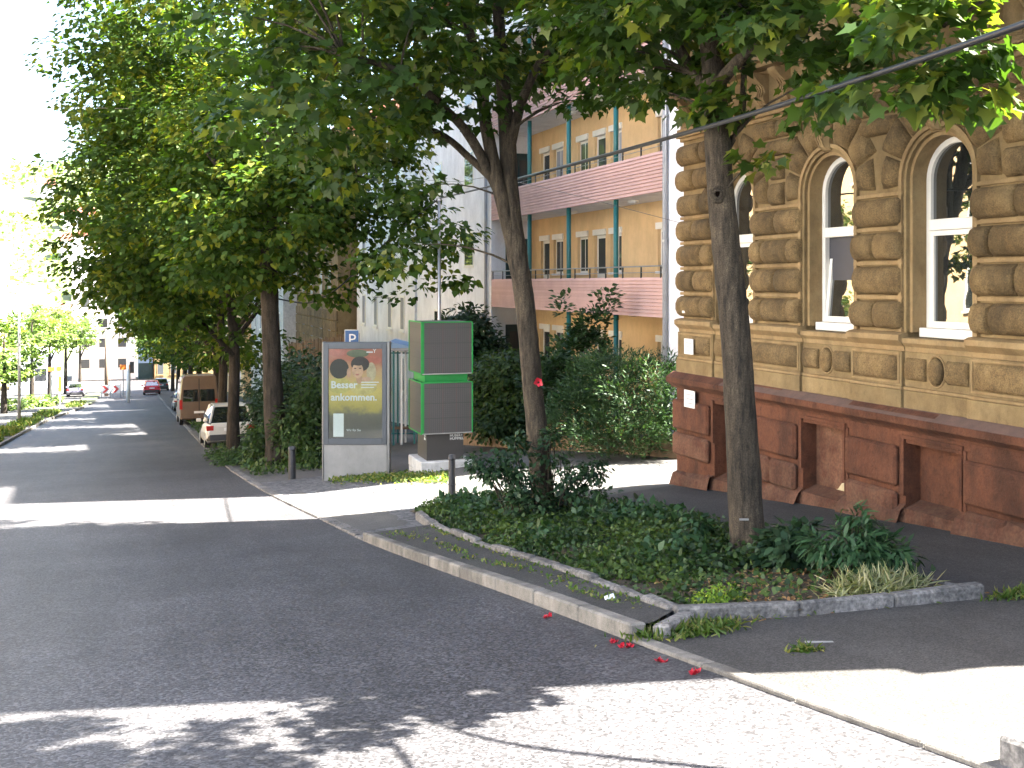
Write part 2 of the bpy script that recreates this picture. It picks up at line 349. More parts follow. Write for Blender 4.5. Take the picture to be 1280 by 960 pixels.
def limb_paths(mb, starts, targets, r0=.03, n=5, sag=.25):
    S = [Vector(s) for s in starts]
    for t in targets:
        t = Vector(t); s = min(S, key=lambda q: (q - t).length + max(0, q.z - t.z + .3)*1.5)
        L = (t - s).length
        if L > 2.4: continue
        mid = s.lerp(t, .5) + Vector((random.uniform(-.1, .1)*L, random.uniform(-.1, .1)*L, sag*L*.6))
        pts = [s.lerp(mid, u/ (n-1)).lerp(mid.lerp(t, u/(n-1)), u/(n-1)) for u in range(n)]
        mb.tube(pts, [r0*(1 - .8*u/(n-1))*(.6 + .12*L) for u in range(n)], 5, cap=False)
def path(pts, k=4):                              # Catmull-Rom refinement
    P = [Vector(p) for p in pts]; out = []
    for i in range(len(P) - 1):
        a, b, c, d = P[max(i-1, 0)], P[i], P[i+1], P[min(i+2, len(P)-1)]
        for j in range(k):
            t = j/k; out.append(.5*((2*b) + (c - a)*t + (2*a - 5*b + 4*c - d)*t*t + (3*b - a - 3*c + d)*t**3))
    return out + [P[-1]]
def rads(r, n): return [float(np.interp(i/(n-1), np.linspace(0, 1, len(r)), r)) for i in range(n)]
def tree(label, base, trunk, rt, limbs, blobs, nclus, nleaf, rc, leaf, lsize, shape, bark, hollow=.45, group='street trees along the right kerb', ntarget=60):
    t = thing('street_tree', base, label, 'tree', group)
    tp = path(trunk, 5); MB().tube(tp, rads(rt, len(tp)), 18, wob=.1).build('trunk', bark, t, smooth=True)
    starts = tp[len(tp)//2:]
    for pts, rr in limbs:
        lp = path(pts, 5); MB().tube(lp, rads(rr, len(lp)), 9, wob=.08).build('limb', bark, t, smooth=True); starts = starts + lp[len(lp)//3:]
    C, P, D, Nn, tone = sprays(blobs, nclus, nleaf, rc, hollow)
    mb = MB(); sel = C[rng.choice(len(C), min(ntarget, len(C)), replace=False)]
    limb_paths(mb, starts, sel, .028); mb.build('branches', bark, t, smooth=True, kind='stuff')
    sz = lsize*(.65 + .6*rng.random(len(P)))
    leaf_obj('crown', t, P, D, Nn, sz, shape, leaf, rnd=tone, kind='stuff')
    return t
def bush(name, label, cat, base, blobs, nclus, nleaf, rc, leaf, lsize, shape, stems=True, group=None, hollow=.5, flat=.8, upright=0, part='foliage', nst=14):
    t = thing(name, base, label, cat, group)
    C, P, D, Nn, tone = sprays(blobs, nclus, nleaf, rc, hollow, flat)
    if upright: D = D*np.array([1, 1, .4]) + np.array([0, 0, upright])
    g = np.array([gz(p[0], p[1]) + .03 for p in P[::max(1, len(P)//400)]]).min(); P[:, 2] = np.maximum(P[:, 2], g + .02)
    leaf_obj(part, t, P, D, Nn, lsize*(.6 + .7*rng.random(len(P))), shape, leaf, rnd=tone, kind='stuff')
    if stems:
        mb = MB(); b = Vector(base)
        for c in C[rng.choice(len(C), min(nst, len(C)), replace=False)]:
            s = b.lerp(Vector((c[0], c[1], b.z)), .45); s.z = gz(s.x, s.y) - .02; c = Vector(c); m = s.lerp(c, .5) + Vector((random.uniform(-.08, .08), random.uniform(-.08, .08), .1*(c - s).length))
            mb.tube([s, m, c], [.014, .01, .005], 5, cap=False)
        mb.build('stems', M_BARK, t, smooth=True, kind='stuff')
    return t
# ================================================================== SETTING: ground, road, pavements, kerbs, beds
def sheet(name, m, ys, xl, xr, off, nx=6, kind='structure', wob=0, **k):
    mb = MB(); ys = list(ys)
    for y in ys:
        a, b = xl(y), xr(y)
        for i in range(nx + 1):
            x = a + (b - a)*i/nx; mb.v.append(Vector((x, y, gz(x, y) + off + (random.uniform(-wob, wob) if wob and 0 < i < nx else 0))))
    n = nx + 1
    mb.f = [(j*n+i, j*n+i+1, (j+1)*n+i+1, (j+1)*n+i) for j in range(len(ys)-1) for i in range(nx)]
    return mb.build(name, m, kind=kind, recalc=False, smooth=True, **k)
def ylist(a, b, s): n = max(2, int(round((b - a)/s)) + 1); return np.linspace(a, b, n)
YB = np.concatenate([ylist(-60, 0, 6), ylist(1, 60, 1), ylist(65, 200, 8), ylist(220, 600, 40)])
mb = MB(); gx = [-420, -200, -100, -60, -30, -16, -5, 3.5, 9.2, 16, 30, 60, 100, 200, 420]
for y in YB: mb.v += [Vector((x, y, gz(x, y) - .1)) for x in gx]
mb.f = [(j*len(gx)+i, j*len(gx)+i+1, (j+1)*len(gx)+i+1, (j+1)*len(gx)+i) for j in range(len(YB)-1) for i in range(len(gx)-1)]
mb.build('ground', M_GROUND, kind='structure', recalc=False, smooth=True)
sheet('road', M_ROAD, np.concatenate([ylist(-40, 60, 1), ylist(64, 320, 6)]), lambda y: XL(y) - .02, lambda y: XK(y) + .01, 0, 10)
sheet('pavement', M_PAVE, ylist(-40, 16.2, .6), lambda y: XK(y) + .11, lambda y: 9.6, .025, 12)
sheet('forecourt', M_FORE, ylist(16.2, 52, .8), lambda y: XK(y) + .11, lambda y: 22 if y < 19 else 12.4, .026, 14)
sheet('far_pavement', M_PAVE, ylist(52, 220, 6), lambda y: XK(y) + .11, lambda y: 9, .02, 4)
sheet('left_pavement', M_FORE, ylist(-40, 220, 4), lambda y: -16, lambda y: XL(y) - .13, .02, 6)
XEY = [7.35,10.2,12.75,15.2,16.7]; XEX = [4.13,4.26,4.24,4.34,4.5]
def XE(y): return float(np.interp(y, XEY, XEX))
XRY = [6.85,8,10,13,15,16.2,17.0,17.6]; XRX = [6.72,6.8,6.95,7.0,6.9,6.6,6.1,5.5]
def XR(y): return float(np.interp(y, XRY, XRX))
# raised strip between road kerb and bed, and the bed's soil
mb = MB(); ys = ylist(7.02, 15.25, .4)
for y in ys:
    xe = max(XK(y) + .2, XE(max(y, 7.35)) - .02 if y > 7.35 else XK(y) + .15 + (y - 7.02)*1.45)
    for x in (XK(y) + .13, (XK(y) + xe)/2, xe): mb.v.append(Vector((x, y, gz(x, y) + .118 + random.uniform(-.006, .006))))
mb.f = [(j*3+i, j*3+i+1, j*3+i+4, j*3+i+3) for j in range(len(ys)-1) for i in range(2)]
mb.build('kerbside_strip', M_PAVE, kind='structure', recalc=False, smooth=True)
sheet('planting_bed', M_SOIL, ylist(7.0, 17.5, .3), lambda y: XE(y) if y > 7.35 else 4.13 + (7.35 - y)*2.4, XR, .075, 12, wob=.03)
def stone(name, m, parent, a, b, width, z0, z1, jit=.0, bevel=.012):
    a = Vector(a).to_2d(); b = Vector(b).to_2d(); d = (b - a).normalized(); s = Vector((d.y, -d.x))*width
    g = .006; a = a + d*g; b = b - d*g; P = [a, b, b + s, a + s]; j = [random.uniform(-jit, jit) for _ in range(4)]
    mb = MB(); mb.add([(p.x, p.y, gz(p.x, p.y) + z0) for p in P] + [(p.x + random.uniform(-jit, jit)*.5, p.y + random.uniform(-jit, jit)*.5, gz(p.x, p.y) + z1 + j[i]) for i, p in enumerate(P)],
        [(0,3,2,1),(4,5,6,7),(0,1,5,4),(1,2,6,5),(2,3,7,6),(3,0,4,7)])
    return mb.build(name, m, parent, bevel=bevel)
kr = tag(bpy.data.objects.new('kerb', None), kind='structure'); COL.objects.link(kr); WO[kr.name] = Vector((0, 0, 0))
cuts = [7.0, 7.95, 8.95, 9.95, 11.05, 12.2, 13.3, 14.6, 15.05, 15.28]
for a, b in zip(cuts[:-1], cuts[1:]): stone('kerb_stone', M_KERB, kr, (XK(a), a), (XK(b), b), .14, -.1, .128, .004, .015)
stone('kerb_stone', M_GRAN, kr, (XK(7) + .14, 6.93), (4.1, 7.33), .13, -.1, .122, .006, .02)
y = -6.0
while y < 6.9:
    e = min(y + 1.0, 6.98); stone('flush_kerb_stone', M_KERB, kr, (XK(y), y), (XK(e), e), .12, -.1, .03, .003, .01); y = e
y = 15.3
while y < 120:
    e = y + (.5 if y < 30 else 1.5 if y < 60 else 5); stone('flush_kerb_stone', M_GRAN, kr, (XK(y), y), (XK(e), e), .2 if y < 30 else .15, -.1, .035, .01, .012); y = e
for a, b in ((2.7, 3.62), (1.7, 2.7), (.7, 1.7)): stone('kerb_stone', M_GRAN, kr, (3.62, a), (3.62, b), .3, -.1, .16, .008, .02)
kl = tag(bpy.data.objects.new('left_kerb', None), kind='structure'); COL.objects.link(kl); WO[kl.name] = Vector((0, 0, 0))
y = 30.0
while y < 130:
    e = y + (1.6 if y < 90 else 4); stone('kerb_stone', M_KERB, kl, (XL(y) - .14, y), (XL(e) - .14, e), .14, -.1, .13, .005, .015); y = e
ed = tag(bpy.data.objects.new('bed_edging', None), kind='structure'); COL.objects.link(ed); WO[ed.name] = Vector((0, 0, 0))
def edging(pts, wdt, z1, L):
    for p, q in zip(pts[:-1], pts[1:]):
        p = Vector(p); q = Vector(q); n = max(1, round((q - p).length / L))
        for i in range(n):
            stone('edging_stone', M_GRAN, ed, p.lerp(q, i/n), p.lerp(q, (i+1)/n), wdt*random.uniform(.85, 1.1), -.05, z1 + random.uniform(-.02, .025), .02, .02)
edging([(XE(y) - .1, y) for y in (7.4, 10.2, 12.75, 15.2, 16.7)], .12, .16, .62)
edging([(6.75, 6.84), (5.0, 7.0), (4.04, 7.3)], .13, .15, .8)
edging([(6.98, 12.6), (6.97, 10.2), (6.85, 8), (6.75, 6.88)], .1, .1, .9)
edging([(4.42, 16.75), (4.9, 17.3), (5.5, 17.6)], .1, .08, .5)

m, nt, b = newmat('granite_setts'); g = N(nt, 'ShaderNodeNewGeometry'); v = N(nt, 'ShaderNodeTexVoronoi', feature='DISTANCE_TO_EDGE'); v.inputs['Scale'].default_value = 8.5; v.inputs['Randomness'].default_value = .55; nt.links.new(g.outputs['Position'], v.inputs['Vector'])
v2 = N(nt, 'ShaderNodeTexVoronoi'); v2.inputs['Scale'].default_value = 8.5; v2.inputs['Randomness'].default_value = .55; nt.links.new(g.outputs['Position'], v2.inputs['Vector']); sp = N(nt, 'ShaderNodeSeparateColor'); nt.links.new(v2.outputs['Color'], sp.inputs[0])
rc_ = ramp(nt, [(0, (.06, .06, .066)), (1, (.15, .15, .155))]); nt.links.new(sp.outputs[0], rc_.inputs[0]); re_ = ramp(nt, [(.03, .5), (.1, 1.0)]); nt.links.new(v.outputs[0], re_.inputs[0])
nt.links.new(mixc(nt, 1.0, rc_.outputs[0], re_.outputs[0], 'MULTIPLY'), b.inputs['Base Color']); b.inputs['Roughness'].default_value = .7
bp = N(nt, 'ShaderNodeBump'); bp.inputs['Distance'].default_value = .03; nt.links.new(re_.outputs[0], bp.inputs['Height']); nt.links.new(bp.outputs[0], b.inputs['Normal'])
sheet('sett_paving', m, ylist(15.3, 25.6, .4), lambda y: XK(y) + .2, lambda y: float(np.interp(y, [15.3, 17.2, 19, 25.6], [4.35, 5.0, 5.3, 5.6])), .031, 6)
cpts = [hit(583, 583), hit(597, 589), hit(612, 597), hit(640, 604)]
for p, q in zip(cpts[:-1], cpts[1:]): stone('edging_stone', M_KERB, ed, (q.x, q.y), (p.x, p.y), .12, -.05, .07, .006, .01)

# ================================================================== YELLOW CORNER HOUSE (street front X = 9.2)
XW = 9.2
house = thing('corner_house', (XW, 10, -3.2), 'yellow sandstone corner house with bossed stones, arched windows and red sandstone base', 'house')
def boss_mesh():
    me = bpy.data.meshes.new('bossed_stone'); us = [-.5, -.485, -.43, -.3, 0, .3, .43, .485, .5]; vs = [-.5, -.47, -.36, -.14, .14, .36, .47, .5]; V = []
    for v in vs:
        for u in us: V.append((-(max(0, 1 - abs(2*v)**2.6)**.5)*(max(0, 1 - abs(2*u)**9)**.5), u, v))
    n = len(us); me.from_pydata(V, [], [(j*n+i, (j+1)*n+i, (j+1)*n+i+1, j*n+i+1) for j in range(len(vs)-1) for i in range(n-1)])
    me.polygons.foreach_set('use_smooth', [True]*len(me.polygons)); me.materials.append(M_BOSS); return me
BOSS = boss_mesh()
BOSSR = BOSS.copy(); BOSSR.materials.clear(); BOSSR.materials.append(M_RED)
def boss(y0, y1, z0, z1, d=.12, x=XW, me=None, name='bossed_stone'):
    o = bpy.data.objects.new(name, me or BOSS); COL.objects.link(o); o.parent = house
    o.location = Vector((x + .004, (y0+y1)/2, (z0+z1)/2)) - WO[house.name]
    o.scale = (d*random.uniform(.9, 1.1), abs(y1-y0)*random.uniform(.985, 1), (z1-z0)*random.uniform(.97, 1)); o.rotation_euler = (0, random.uniform(-.015, .015), 0); return o
def boss_quad(c, d, name='voussoir', x=XW):
    us = [0, .04, .2, .5, .8, .96, 1]; mb = MB(); n = len(us)
    for v in us:
        for u in us:
            y = (c[0][0]*(1-u) + c[1][0]*u)*(1-v) + (c[3][0]*(1-u) + c[2][0]*u)*v; z = (c[0][1]*(1-u) + c[1][1]*u)*(1-v) + (c[3][1]*(1-u) + c[2][1]*u)*v
            a = max(0, 1 - abs(2*u-1)**3)**.5*max(0, 1 - abs(2*v-1)**3)**.5; mb.v.append(Vector((x + .004 - d*a, y, z)))
    mb.f = [(j*n+i, j*n+i+1, (j+1)*n+i+1, (j+1)*n+i) for j in range(n-1) for i in range(n-1)]
    o = mb.build(name, M_BOSS, house, smooth=True, recalc=False)
    return o
HB = lambda name, m, x0, x1, y0, y1, z0, z1, bevel=.006, parent=None: box(name, m, parent or house, x0, x1, y0, y1, z0, z1, bevel)
SHY = -.37
MB().plan([(XW+.35, 16.25), (XW+.35, 3.6), (20, 3.6 + SHY*(20-XW-.35)), (20, 16.25 + SHY*(20-XW-.35))], -5, 14.4).build('main_wall', M_YEL, house)
WIN = [14.63, 12.2, 10.08, 7.65, 5.4]          # window centres along the front
HO = .58; CZ = 1.30; ZS = -.62; CH = .4427; ZTOP = 2.5
piers = []; e = 16.3
for cy in WIN: piers.append((cy + HO, e)); e = cy - HO
piers.append((3.55, e))
def arch(cy, r, n=18, a0=0, a1=180): return [(cy + r*math.cos(R(a0 + (a1-a0)*i/n)), CZ + r*math.sin(R(a0 + (a1-a0)*i/n))) for i in range(n+1)]
for k, (a, b) in enumerate(piers):
    HB('wall_pier', M_YEL, XW, XW+.36, a, b, -1.5, CZ, 0)
    for c in range(4):                          # flat bands between the courses
        z = ZS + CH*(c+1); HB('course_band', M_TRIM, XW-.045, XW+.01, a+.01, b - (.0 if k else -.05), z-.03, z+.02, .004)
    for c in range(4 if k else 7):
        z0 = ZS + CH*c + .03; z1 = z0 + CH - .075
        if k == 0:
            sp = [a+.01, a + (.62 if c % 2 else .36), b+.09]
        elif b - a > 1.2: sp = [a+.005, a+.28, b-.28, b-.005] if c % 2 == 0 else [a+.005, (a+b)/2, b-.005]
        else: sp = [a+.005, b-.005] if (c + k) % 2 else [a+.005, a + .53*(b-a), b-.005]
        for p, q in zip(sp[:-1], sp[1:]): boss(p+.006, q-.006, z0, z1, .17)
for k, cy in enumerate(WIN):
    # wall above the arch
    yl = piers[k+1][1]; half = HO
    ap = arch(cy, HO + .02)
    lo = (piers[k+1][0] + piers[k+1][1])/2 if k < 4 else 3.55; hi = (piers[k][0] + piers[k][1])/2 if k else 16.3
    MB().prism([(XW, y, z) for y, z in [(hi, CZ)] + ap + [(lo, CZ), (lo, 3.5), (hi, 3.5)]], (.36, 0, 0)).build('arch_wall', M_YEL, house)
    # moulded surround: jambs and archivolt in steps
    for i, (r0, r1, xf) in enumerate(((.6, .655, XW-.05), (.55, .602, XW-.015), (.5, .552, XW+.04))):
        o_ = arch(cy, r1); i_ = arch(cy, r0)
        poly = [(cy + r1, ZS)] + o_ + [(cy - r1, ZS), (cy - r0, ZS)] + i_[::-1] + [(cy + r0, ZS)]
        MB().prism([(xf, y, z) for y, z in poly], (XW + .3 - xf, 0, 0)).build('window_surround', M_TRIM if i != 1 else M_YEL, house)
    # voussoirs and keystone
    angs = [-6, 22, 50, 79]
    for s in (1, -1):
        if (k == 0 and s == 1): ro = [.66, .66, .66]; rr_ = [.98, 1.1, 1.12]
        else: rr_ = [1.0, 1.1, 1.14]
        for i in range(3):
            a0, a1 = R(angs[i]) + .02, R(angs[i+1]) - .02
            r1 = rr_[i]; lim = (1.04 if k not in (0, 1) or (k == 0 and s == 1) else 1.15)
            def pt(r, a): return (cy + s*min(r*math.cos(a), lim), min(CZ + r*math.sin(a), ZTOP - .02))
            boss_quad([pt(.668, a0), pt(.668, a1), pt(r1, a1), pt(r1 if i else .99, a0)], .13)
    ks = thing_ks = MB()
    ks.loft([[(XW+.01, cy-.09, z), (XW-.01, cy-.09, z)] + [(XW - d*math.cos(q)-.02, cy + .09*math.sin(q), z) for q in np.linspace(-1.3, 1.3, 5)] + [(XW-.01, cy+.09, z), (XW+.01, cy+.09, z)]
             for z, d in ((1.86, .06), (1.92, .13), (2.0, .16), (2.08, .11), (2.2, .12), (2.36, .2), (2.46, .26), (2.52, .24))])
    ko = ks.build('keystone', M_TRIM, house, smooth=False)
    for dy in (-.05, .0, .05): MB().tube([(XW-.12, cy+dy, 1.9), (XW-.19, cy+dy, 2.02), (XW-.16, cy+dy, 2.18), (XW-.26, cy+dy, 2.42)], .014, 5).build('keystone_rib', M_TRIM, ko)
    # stones filling the spandrel towards the next window
    mid = (piers[k+1][0] + piers[k+1][1])/2; hw = max(.25, (cy - WIN[k+1])/2 - .72) if k < 4 else .5
    boss(mid - hw, mid + hw, 1.93, 2.17, .12); boss(mid - hw - .1, mid, 2.2, 2.48, .12); boss(mid, mid + hw + .1, 2.2, 2.48, .12)
    if k in (0, 2): boss(mid-.17, mid+.17, 1.18, 1.52, .13); boss(mid-.17, mid+.17, 1.56, 1.9, .13)
    # window
    wn = thing('window', (XW+.3, cy, ZS), None, None); wn.parent = house; wn.location = WO['window' if wn.name == 'window' else wn.name] - WO[house.name]
    xg = XW + .26
    r1, r0 = .503, .425
    poly = [(cy+r1, ZS)] + arch(cy, r1) + [(cy-r1, ZS), (cy-r0, ZS+.06)] + arch(cy, r0)[::-1] + [(cy+r0, ZS+.06)]
    MB().prism([(xg, y, z) for y, z in poly], (.07, 0, 0)).build('frame', M_WHITE, wn)
    box('sill_board', M_WHITE, wn, xg-.12, xg+.07, cy-r1+.002, cy+r1-.002, ZS-.06, ZS+.058, .008)
    box('transom', M_WHITE, wn, xg-.025, xg+.06, cy-r0-.01, cy+r0+.01, .66, .80, .008)
    up_ = [(cy + .44, .8)] + arch(cy, .44) + [(cy - .44, .8)]
    MB().prism([(xg+.045, y, z) for y, z in up_], (.01, 0, 0)).build('pane', M_GLASS, wn)
    tilt = R(5.5) if k == 1 else 0
    T = Matrix.Translation((xg+.03, cy, ZS+.06)) @ Matrix.Rotation(tilt, 4, 'Y') @ Matrix.Translation((-xg-.03, -cy, -ZS-.06))
    y0, y1, z0, z1, t_ = cy-.424, cy+.424, ZS+.062, .655, .06
    fr = MB().box(xg-.01, xg+.05, y0, y0+t_, z0, z1).box(xg-.01, xg+.05, y1-t_, y1, z0, z1).box(xg-.009, xg+.049, y0+t_, y1-t_, z0, z0+t_+.02).box(xg-.009, xg+.049, y0+t_, y1-t_, z1-t_, z1).xf(T)
    fr.build('sash', M_WHITE, wn)
    MB().box(xg+.02, xg+.03, y0+t_, y1-t_, z0+t_, z1-t_).xf(T).build('pane', M_GLASS, wn)
    box('room_backing', M_ROOMDARK, wn, xg+.078, xg+.085, cy-.5, cy+.5, ZS, 1.82)  # near-black sheet stands for the darkness of the unlit room
# sill ledge, frieze, plain band
for k, (a, b) in enumerate(piers):
    bb = b + (.06 if k == 0 else 0)
    prof = [(0, -.86), (-.05, -.86), (-.06, -.8), (-.13, -.74), (-.15, -.72), (-.15, -.655), (-.09, -.63), (0, -.62)]
    MB().prism([(XW + .01 + x, a-.03, z) for x, z in prof], (0, bb-a+.06, 0)).build('sill_ledge', M_TRIM, house)
    HB('frieze_block', M_YEL, XW-.075, XW+.02, a-.015, bb+.015, -1.30, -.862, .004)
    HB('panel_frame', M_TRIM, XW-.09, XW, a+.02, bb-.02, -.905, -.88, .003); HB('panel_frame', M_TRIM, XW-.09, XW, a+.02, bb-.02, -1.27, -1.245, .003)
    HB('panel_frame', M_TRIM, XW-.088, XW, a+.02, a+.045, -1.244, -.906, .003); HB('panel_frame', M_TRIM, XW-.088, XW, bb-.045, bb-.02, -1.244, -.906, .003)
    if k: boss(a+.06, b-.06, -1.235, -.915, .085, XW-.075)
    else: boss(a+.06, b-.42, -1.235, -.915, .085, XW-.075)
    HB('band_moulding', M_TRIM, XW-.09, XW+.02, a-.02, bb+.02, -1.345, -1.302, .008)
    HB('plain_band', M_YEL, XW-.1, XW+.02, a-.03, bb+.03, -1.57, -1.347, .004)
for cy in WIN:
    prof = [(0, -.86), (-.04, -.86), (-.05, -.8), (-.1, -.75), (-.1, -.69), (0, -.68)]
    MB().prism([(XW + .012 + x, cy-HO+.032, z) for x, z in prof], (0, 2*HO-.064, 0)).build('sill_ledge', M_TRIM, house)
    HB('frieze_block', M_YEL, XW-.03, XW+.35, cy-HO+.018, cy+HO-.018, -1.3, -.862, .004)
    boss(cy+.17, cy+HO-.05, -1.22, -.93, .08, XW-.03); boss(cy-HO+.05, cy-.17, -1.22, -.93, .08, XW-.03)
    mb = MB(); rings = []
    for h, s in ((0, 1), (.03, 1), (.055, .88), (.075, .66), (.085, .3)):
        rings.append([(XW-.028-h, cy + .125*s*math.cos(q), -1.075 + .17*s*math.sin(q)) for q in np.linspace(0, 2*math.pi, 17)[:-1]])
    mb.loft(rings).build('oval_boss', M_BOSS, house, smooth=True)
    mb = MB(); ov = [(math.cos(q), math.sin(q)) for q in np.linspace(0, 2*math.pi, 21)]
    mb.tube([(XW-.035, cy + .145*c, -1.075 + .19*s) for c, s in ov], .013, 6, cap=False).build('oval_rim', M_TRIM, house, smooth=True)
    HB('band_moulding', M_TRIM, XW-.055, XW+.02, cy-HO+.023, cy+HO-.023, -1.345, -1.302, .008)
    HB('plain_band', M_YEL, XW-.06, XW+.02, cy-HO+.033, cy+HO-.033, -1.57, -1.347, .004)
# red sandstone base
prof = [(.1, -1.85), (-.12, -1.85), (-.14, -1.82), (-.2, -1.78), (-.24, -1.75), (-.245, -1.665), (-.1, -1.574), (.1, -1.572)]
for i in range(8):
    a = 3.55 + i*1.6; b = a + 1.595 + (.16 if i == 7 else 0)
    MB().prism([(XW + x + random.uniform(-.004, .004), a, z) for x, z in prof], (0, b-a, 0)).build('base_ledge', M_RED, house)
MB().prism([(XW-.235, 4, -1.664), (XW-.09, 4, -1.571), (XW-.088, 4, -1.566), (XW-.238, 4, -1.659)], (0, 12.42, 0)).build('ledge_weathering', M_LEDGE, house)
HN = .46
for k, (a, b) in enumerate(piers):
    lo = WIN[k] + HN if k < 5 else 3.55; hi = WIN[k-1] - HN if k else 16.36
    HB('base_wall', M_RED, XW-.1, XW+.3, lo, hi, -4.4, -1.84, 0)
    gzb = lambda y: gz(9.2, y)
    l2, h2 = lo + .1, hi - .1 + (.13 if k == 0 else 0)
    box('base_block', M_RED, house, XW-.19, XW-.09, l2, h2, -2.56, -2.05, .035)
    nb = 2 if (h2 - l2) > 1.2 else 1
    for i in range(nb):
        a2 = l2 + (h2-l2)*i/nb + .008; b2 = l2 + (h2-l2)*(i+1)/nb - .008; base = min(gzb(a2), gzb(b2))
        o = box('base_block', M_REDOLD, house, XW-.185 + random.uniform(-.02, .015), XW-.09, a2, b2, max(-3.02, base + .12), -2.63, .04)
    mb = MB(); ys_ = np.linspace(lo, hi, 6)
    for s in (0, 1):
        for y in ys_: mb.v.append(Vector((XW-.25 + .06*s + random.uniform(-.012, .012), y, (gzb(y) + (.015 if not s else .2 + random.uniform(-.04, .03))))))
    n6 = 6
    mb.v += [Vector((XW-.08, y, gzb(y) + .26)) for y in ys_]
    mb.f = [(j*6+i, j*6+i+1, (j+1)*6+i+1, (j+1)*6+i) for j in range(2) for i in range(5)]
    mb.build('base_footing', M_REDOLD, house, recalc=False)
for k, cy in enumerate(WIN):
    HB('base_lintel', M_RED, XW-.1, XW+.3, cy-HN, cy+HN, -2.0, -1.841, 0)
    HB('niche_panel', M_RED if k != 1 else M_REDOLD, XW+.13, XW+.3, cy-HN, cy+HN, -4.4, -2.0, 0)
    for i, (w_, d_) in enumerate(((.0, .135), (.05, .118))):
        HB('niche_frame', M_RED, XW-d_, XW-.06, cy+HN+.001-w_*0+.0+ (.05*i), cy+HN+.05+.05*i, -2.66, -1.95, .004)
        HB('niche_frame', M_RED, XW-d_, XW-.06, cy-HN-.05-.05*i, cy-HN-.001-.05*i, -2.66, -1.95, .004)
    HB('niche_frame', M_RED, XW-.13, XW-.06, cy-HN-.05, cy+HN+.05, -1.949, -1.9, .004)
    g0 = gz(9.2, cy)
    MB().loft([[(XW-.16, cy-HN-.1, g0+.0+.02*0), (XW+.15, cy-HN-.1, g0), (XW+.15, cy+HN+.1, g0-.12), (XW-.16, cy+HN+.1, g0-.12)],
               [(XW-.12, cy-HN-.1, g0+.17), (XW+.15, cy-HN-.1, g0+.27), (XW+.15, cy+HN+.1, g0+.25), (XW-.12, cy+HN+.1, g0+.15)]]).build('niche_sill', M_REDOLD, house)
P_ = mat('bare_plaster_patch', (.5, .42, .25), .9, .2, 10)
mb = MB(); pp = [(12.3, -3.16), (12.05, -3.15), (11.85, -3.1), (11.8, -2.98), (11.88, -2.93), (11.95, -2.86), (12.08, -2.9), (12.16, -2.99), (12.27, -3.02)]
mb.prism([(XW+.124, y, z+.1) for y, z in pp], (.012, 0, 0)).build('plaster_patch', P_, house)
# cornice, upper storey
for (z0, z1, d) in ((2.5, 2.56, .05), (2.562, 2.62, .1), (2.622, 2.66, .14), (2.662, 2.72, .09)):
    HB('cornice_moulding', M_TRIM, XW-d, XW+.02, 3.55-.02, 16.3+d, z0, z1, .006)
HB('upper_frieze', M_YEL, XW-.05, XW+.02, 3.55, 16.33, 2.722, 3.2, 0)
for (z0, z1, d) in ((3.2, 3.26, .1), (3.262, 3.34, .3), (3.342, 3.42, .36)):
    HB('cornice_moulding', M_TRIM, XW-d, XW+.02, 3.55-.02, 16.3+d*.5, z0, z1, .008)
for k, (a, b) in enumerate(piers):
    for yc in ((a+b)/2 - .28, (a+b)/2 + .28):
        mb = MB(); mb.loft([[(XW-.04, yc-.1, z), (XW-.05-d, yc-.1, z), (XW-.05-d, yc+.1, z), (XW-.04, yc+.1, z)] for z, d in ((2.73, .05), (2.8, .1), (2.86, .11), (2.92, .07), (3.0, .1), (3.08, .2), (3.15, .27), (3.2, .28))])
        c_ = mb.build('console', M_TRIM, house, bevel=.006)
        for dy in (-.06, 0, .06): MB().tube([(XW-.12, yc+dy, 2.76), (XW-.17, yc+dy, 2.86), (XW-.14, yc+dy, 2.96), (XW-.24, yc+dy, 3.1)], .016, 5).build('console_rib', M_TRIM, c_)
HB('upper_wall', M_YEL, XW+.02, XW+.37, 3.55, 16.3, 3.42, 14.4, 0)
for k, cy in enumerate(WIN):
    for z0 in (4.0, 7.4, 10.8):
        HB('upper_surround', M_TRIM, XW-.06, XW+.03, cy+.5, cy+.68, z0-.1, z0+2.0, .01); HB('upper_surround', M_TRIM, XW-.06, XW+.03, cy-.68, cy-.5, z0-.1, z0+2.0, .01)
        HB('window_hood', M_TRIM, XW-.22, XW+.03, cy-.8, cy+.8, z0+2.01, z0+2.22, .02)
        uw = HB('upper_window', M_WHITE, XW-.01, XW+.03, cy-.5, cy+.5, z0, z0+2.0, .004); box('pane', M_GLASS, uw, XW-.018, XW-.008, cy-.42, cy+.42, z0+.08, z0+1.9)
HB('eaves_cornice', M_TRIM, XW-.5, XW+.4, 3.5, 16.35, 14.1, 14.42, .03)
MB().add([(XW-.45, 3.75, 14.43), (XW-.45, 16.4, 14.43), (20, 12.3, 14.43), (20, -.4, 14.43), (14.5, 4.0, 17.6), (14.5, 12.0, 17.6)], [(0,1,5,4), (1,2,5), (2,3,4,5), (3,0,4), (3,2,1,0)]).build('roof', M_ROOF, house)
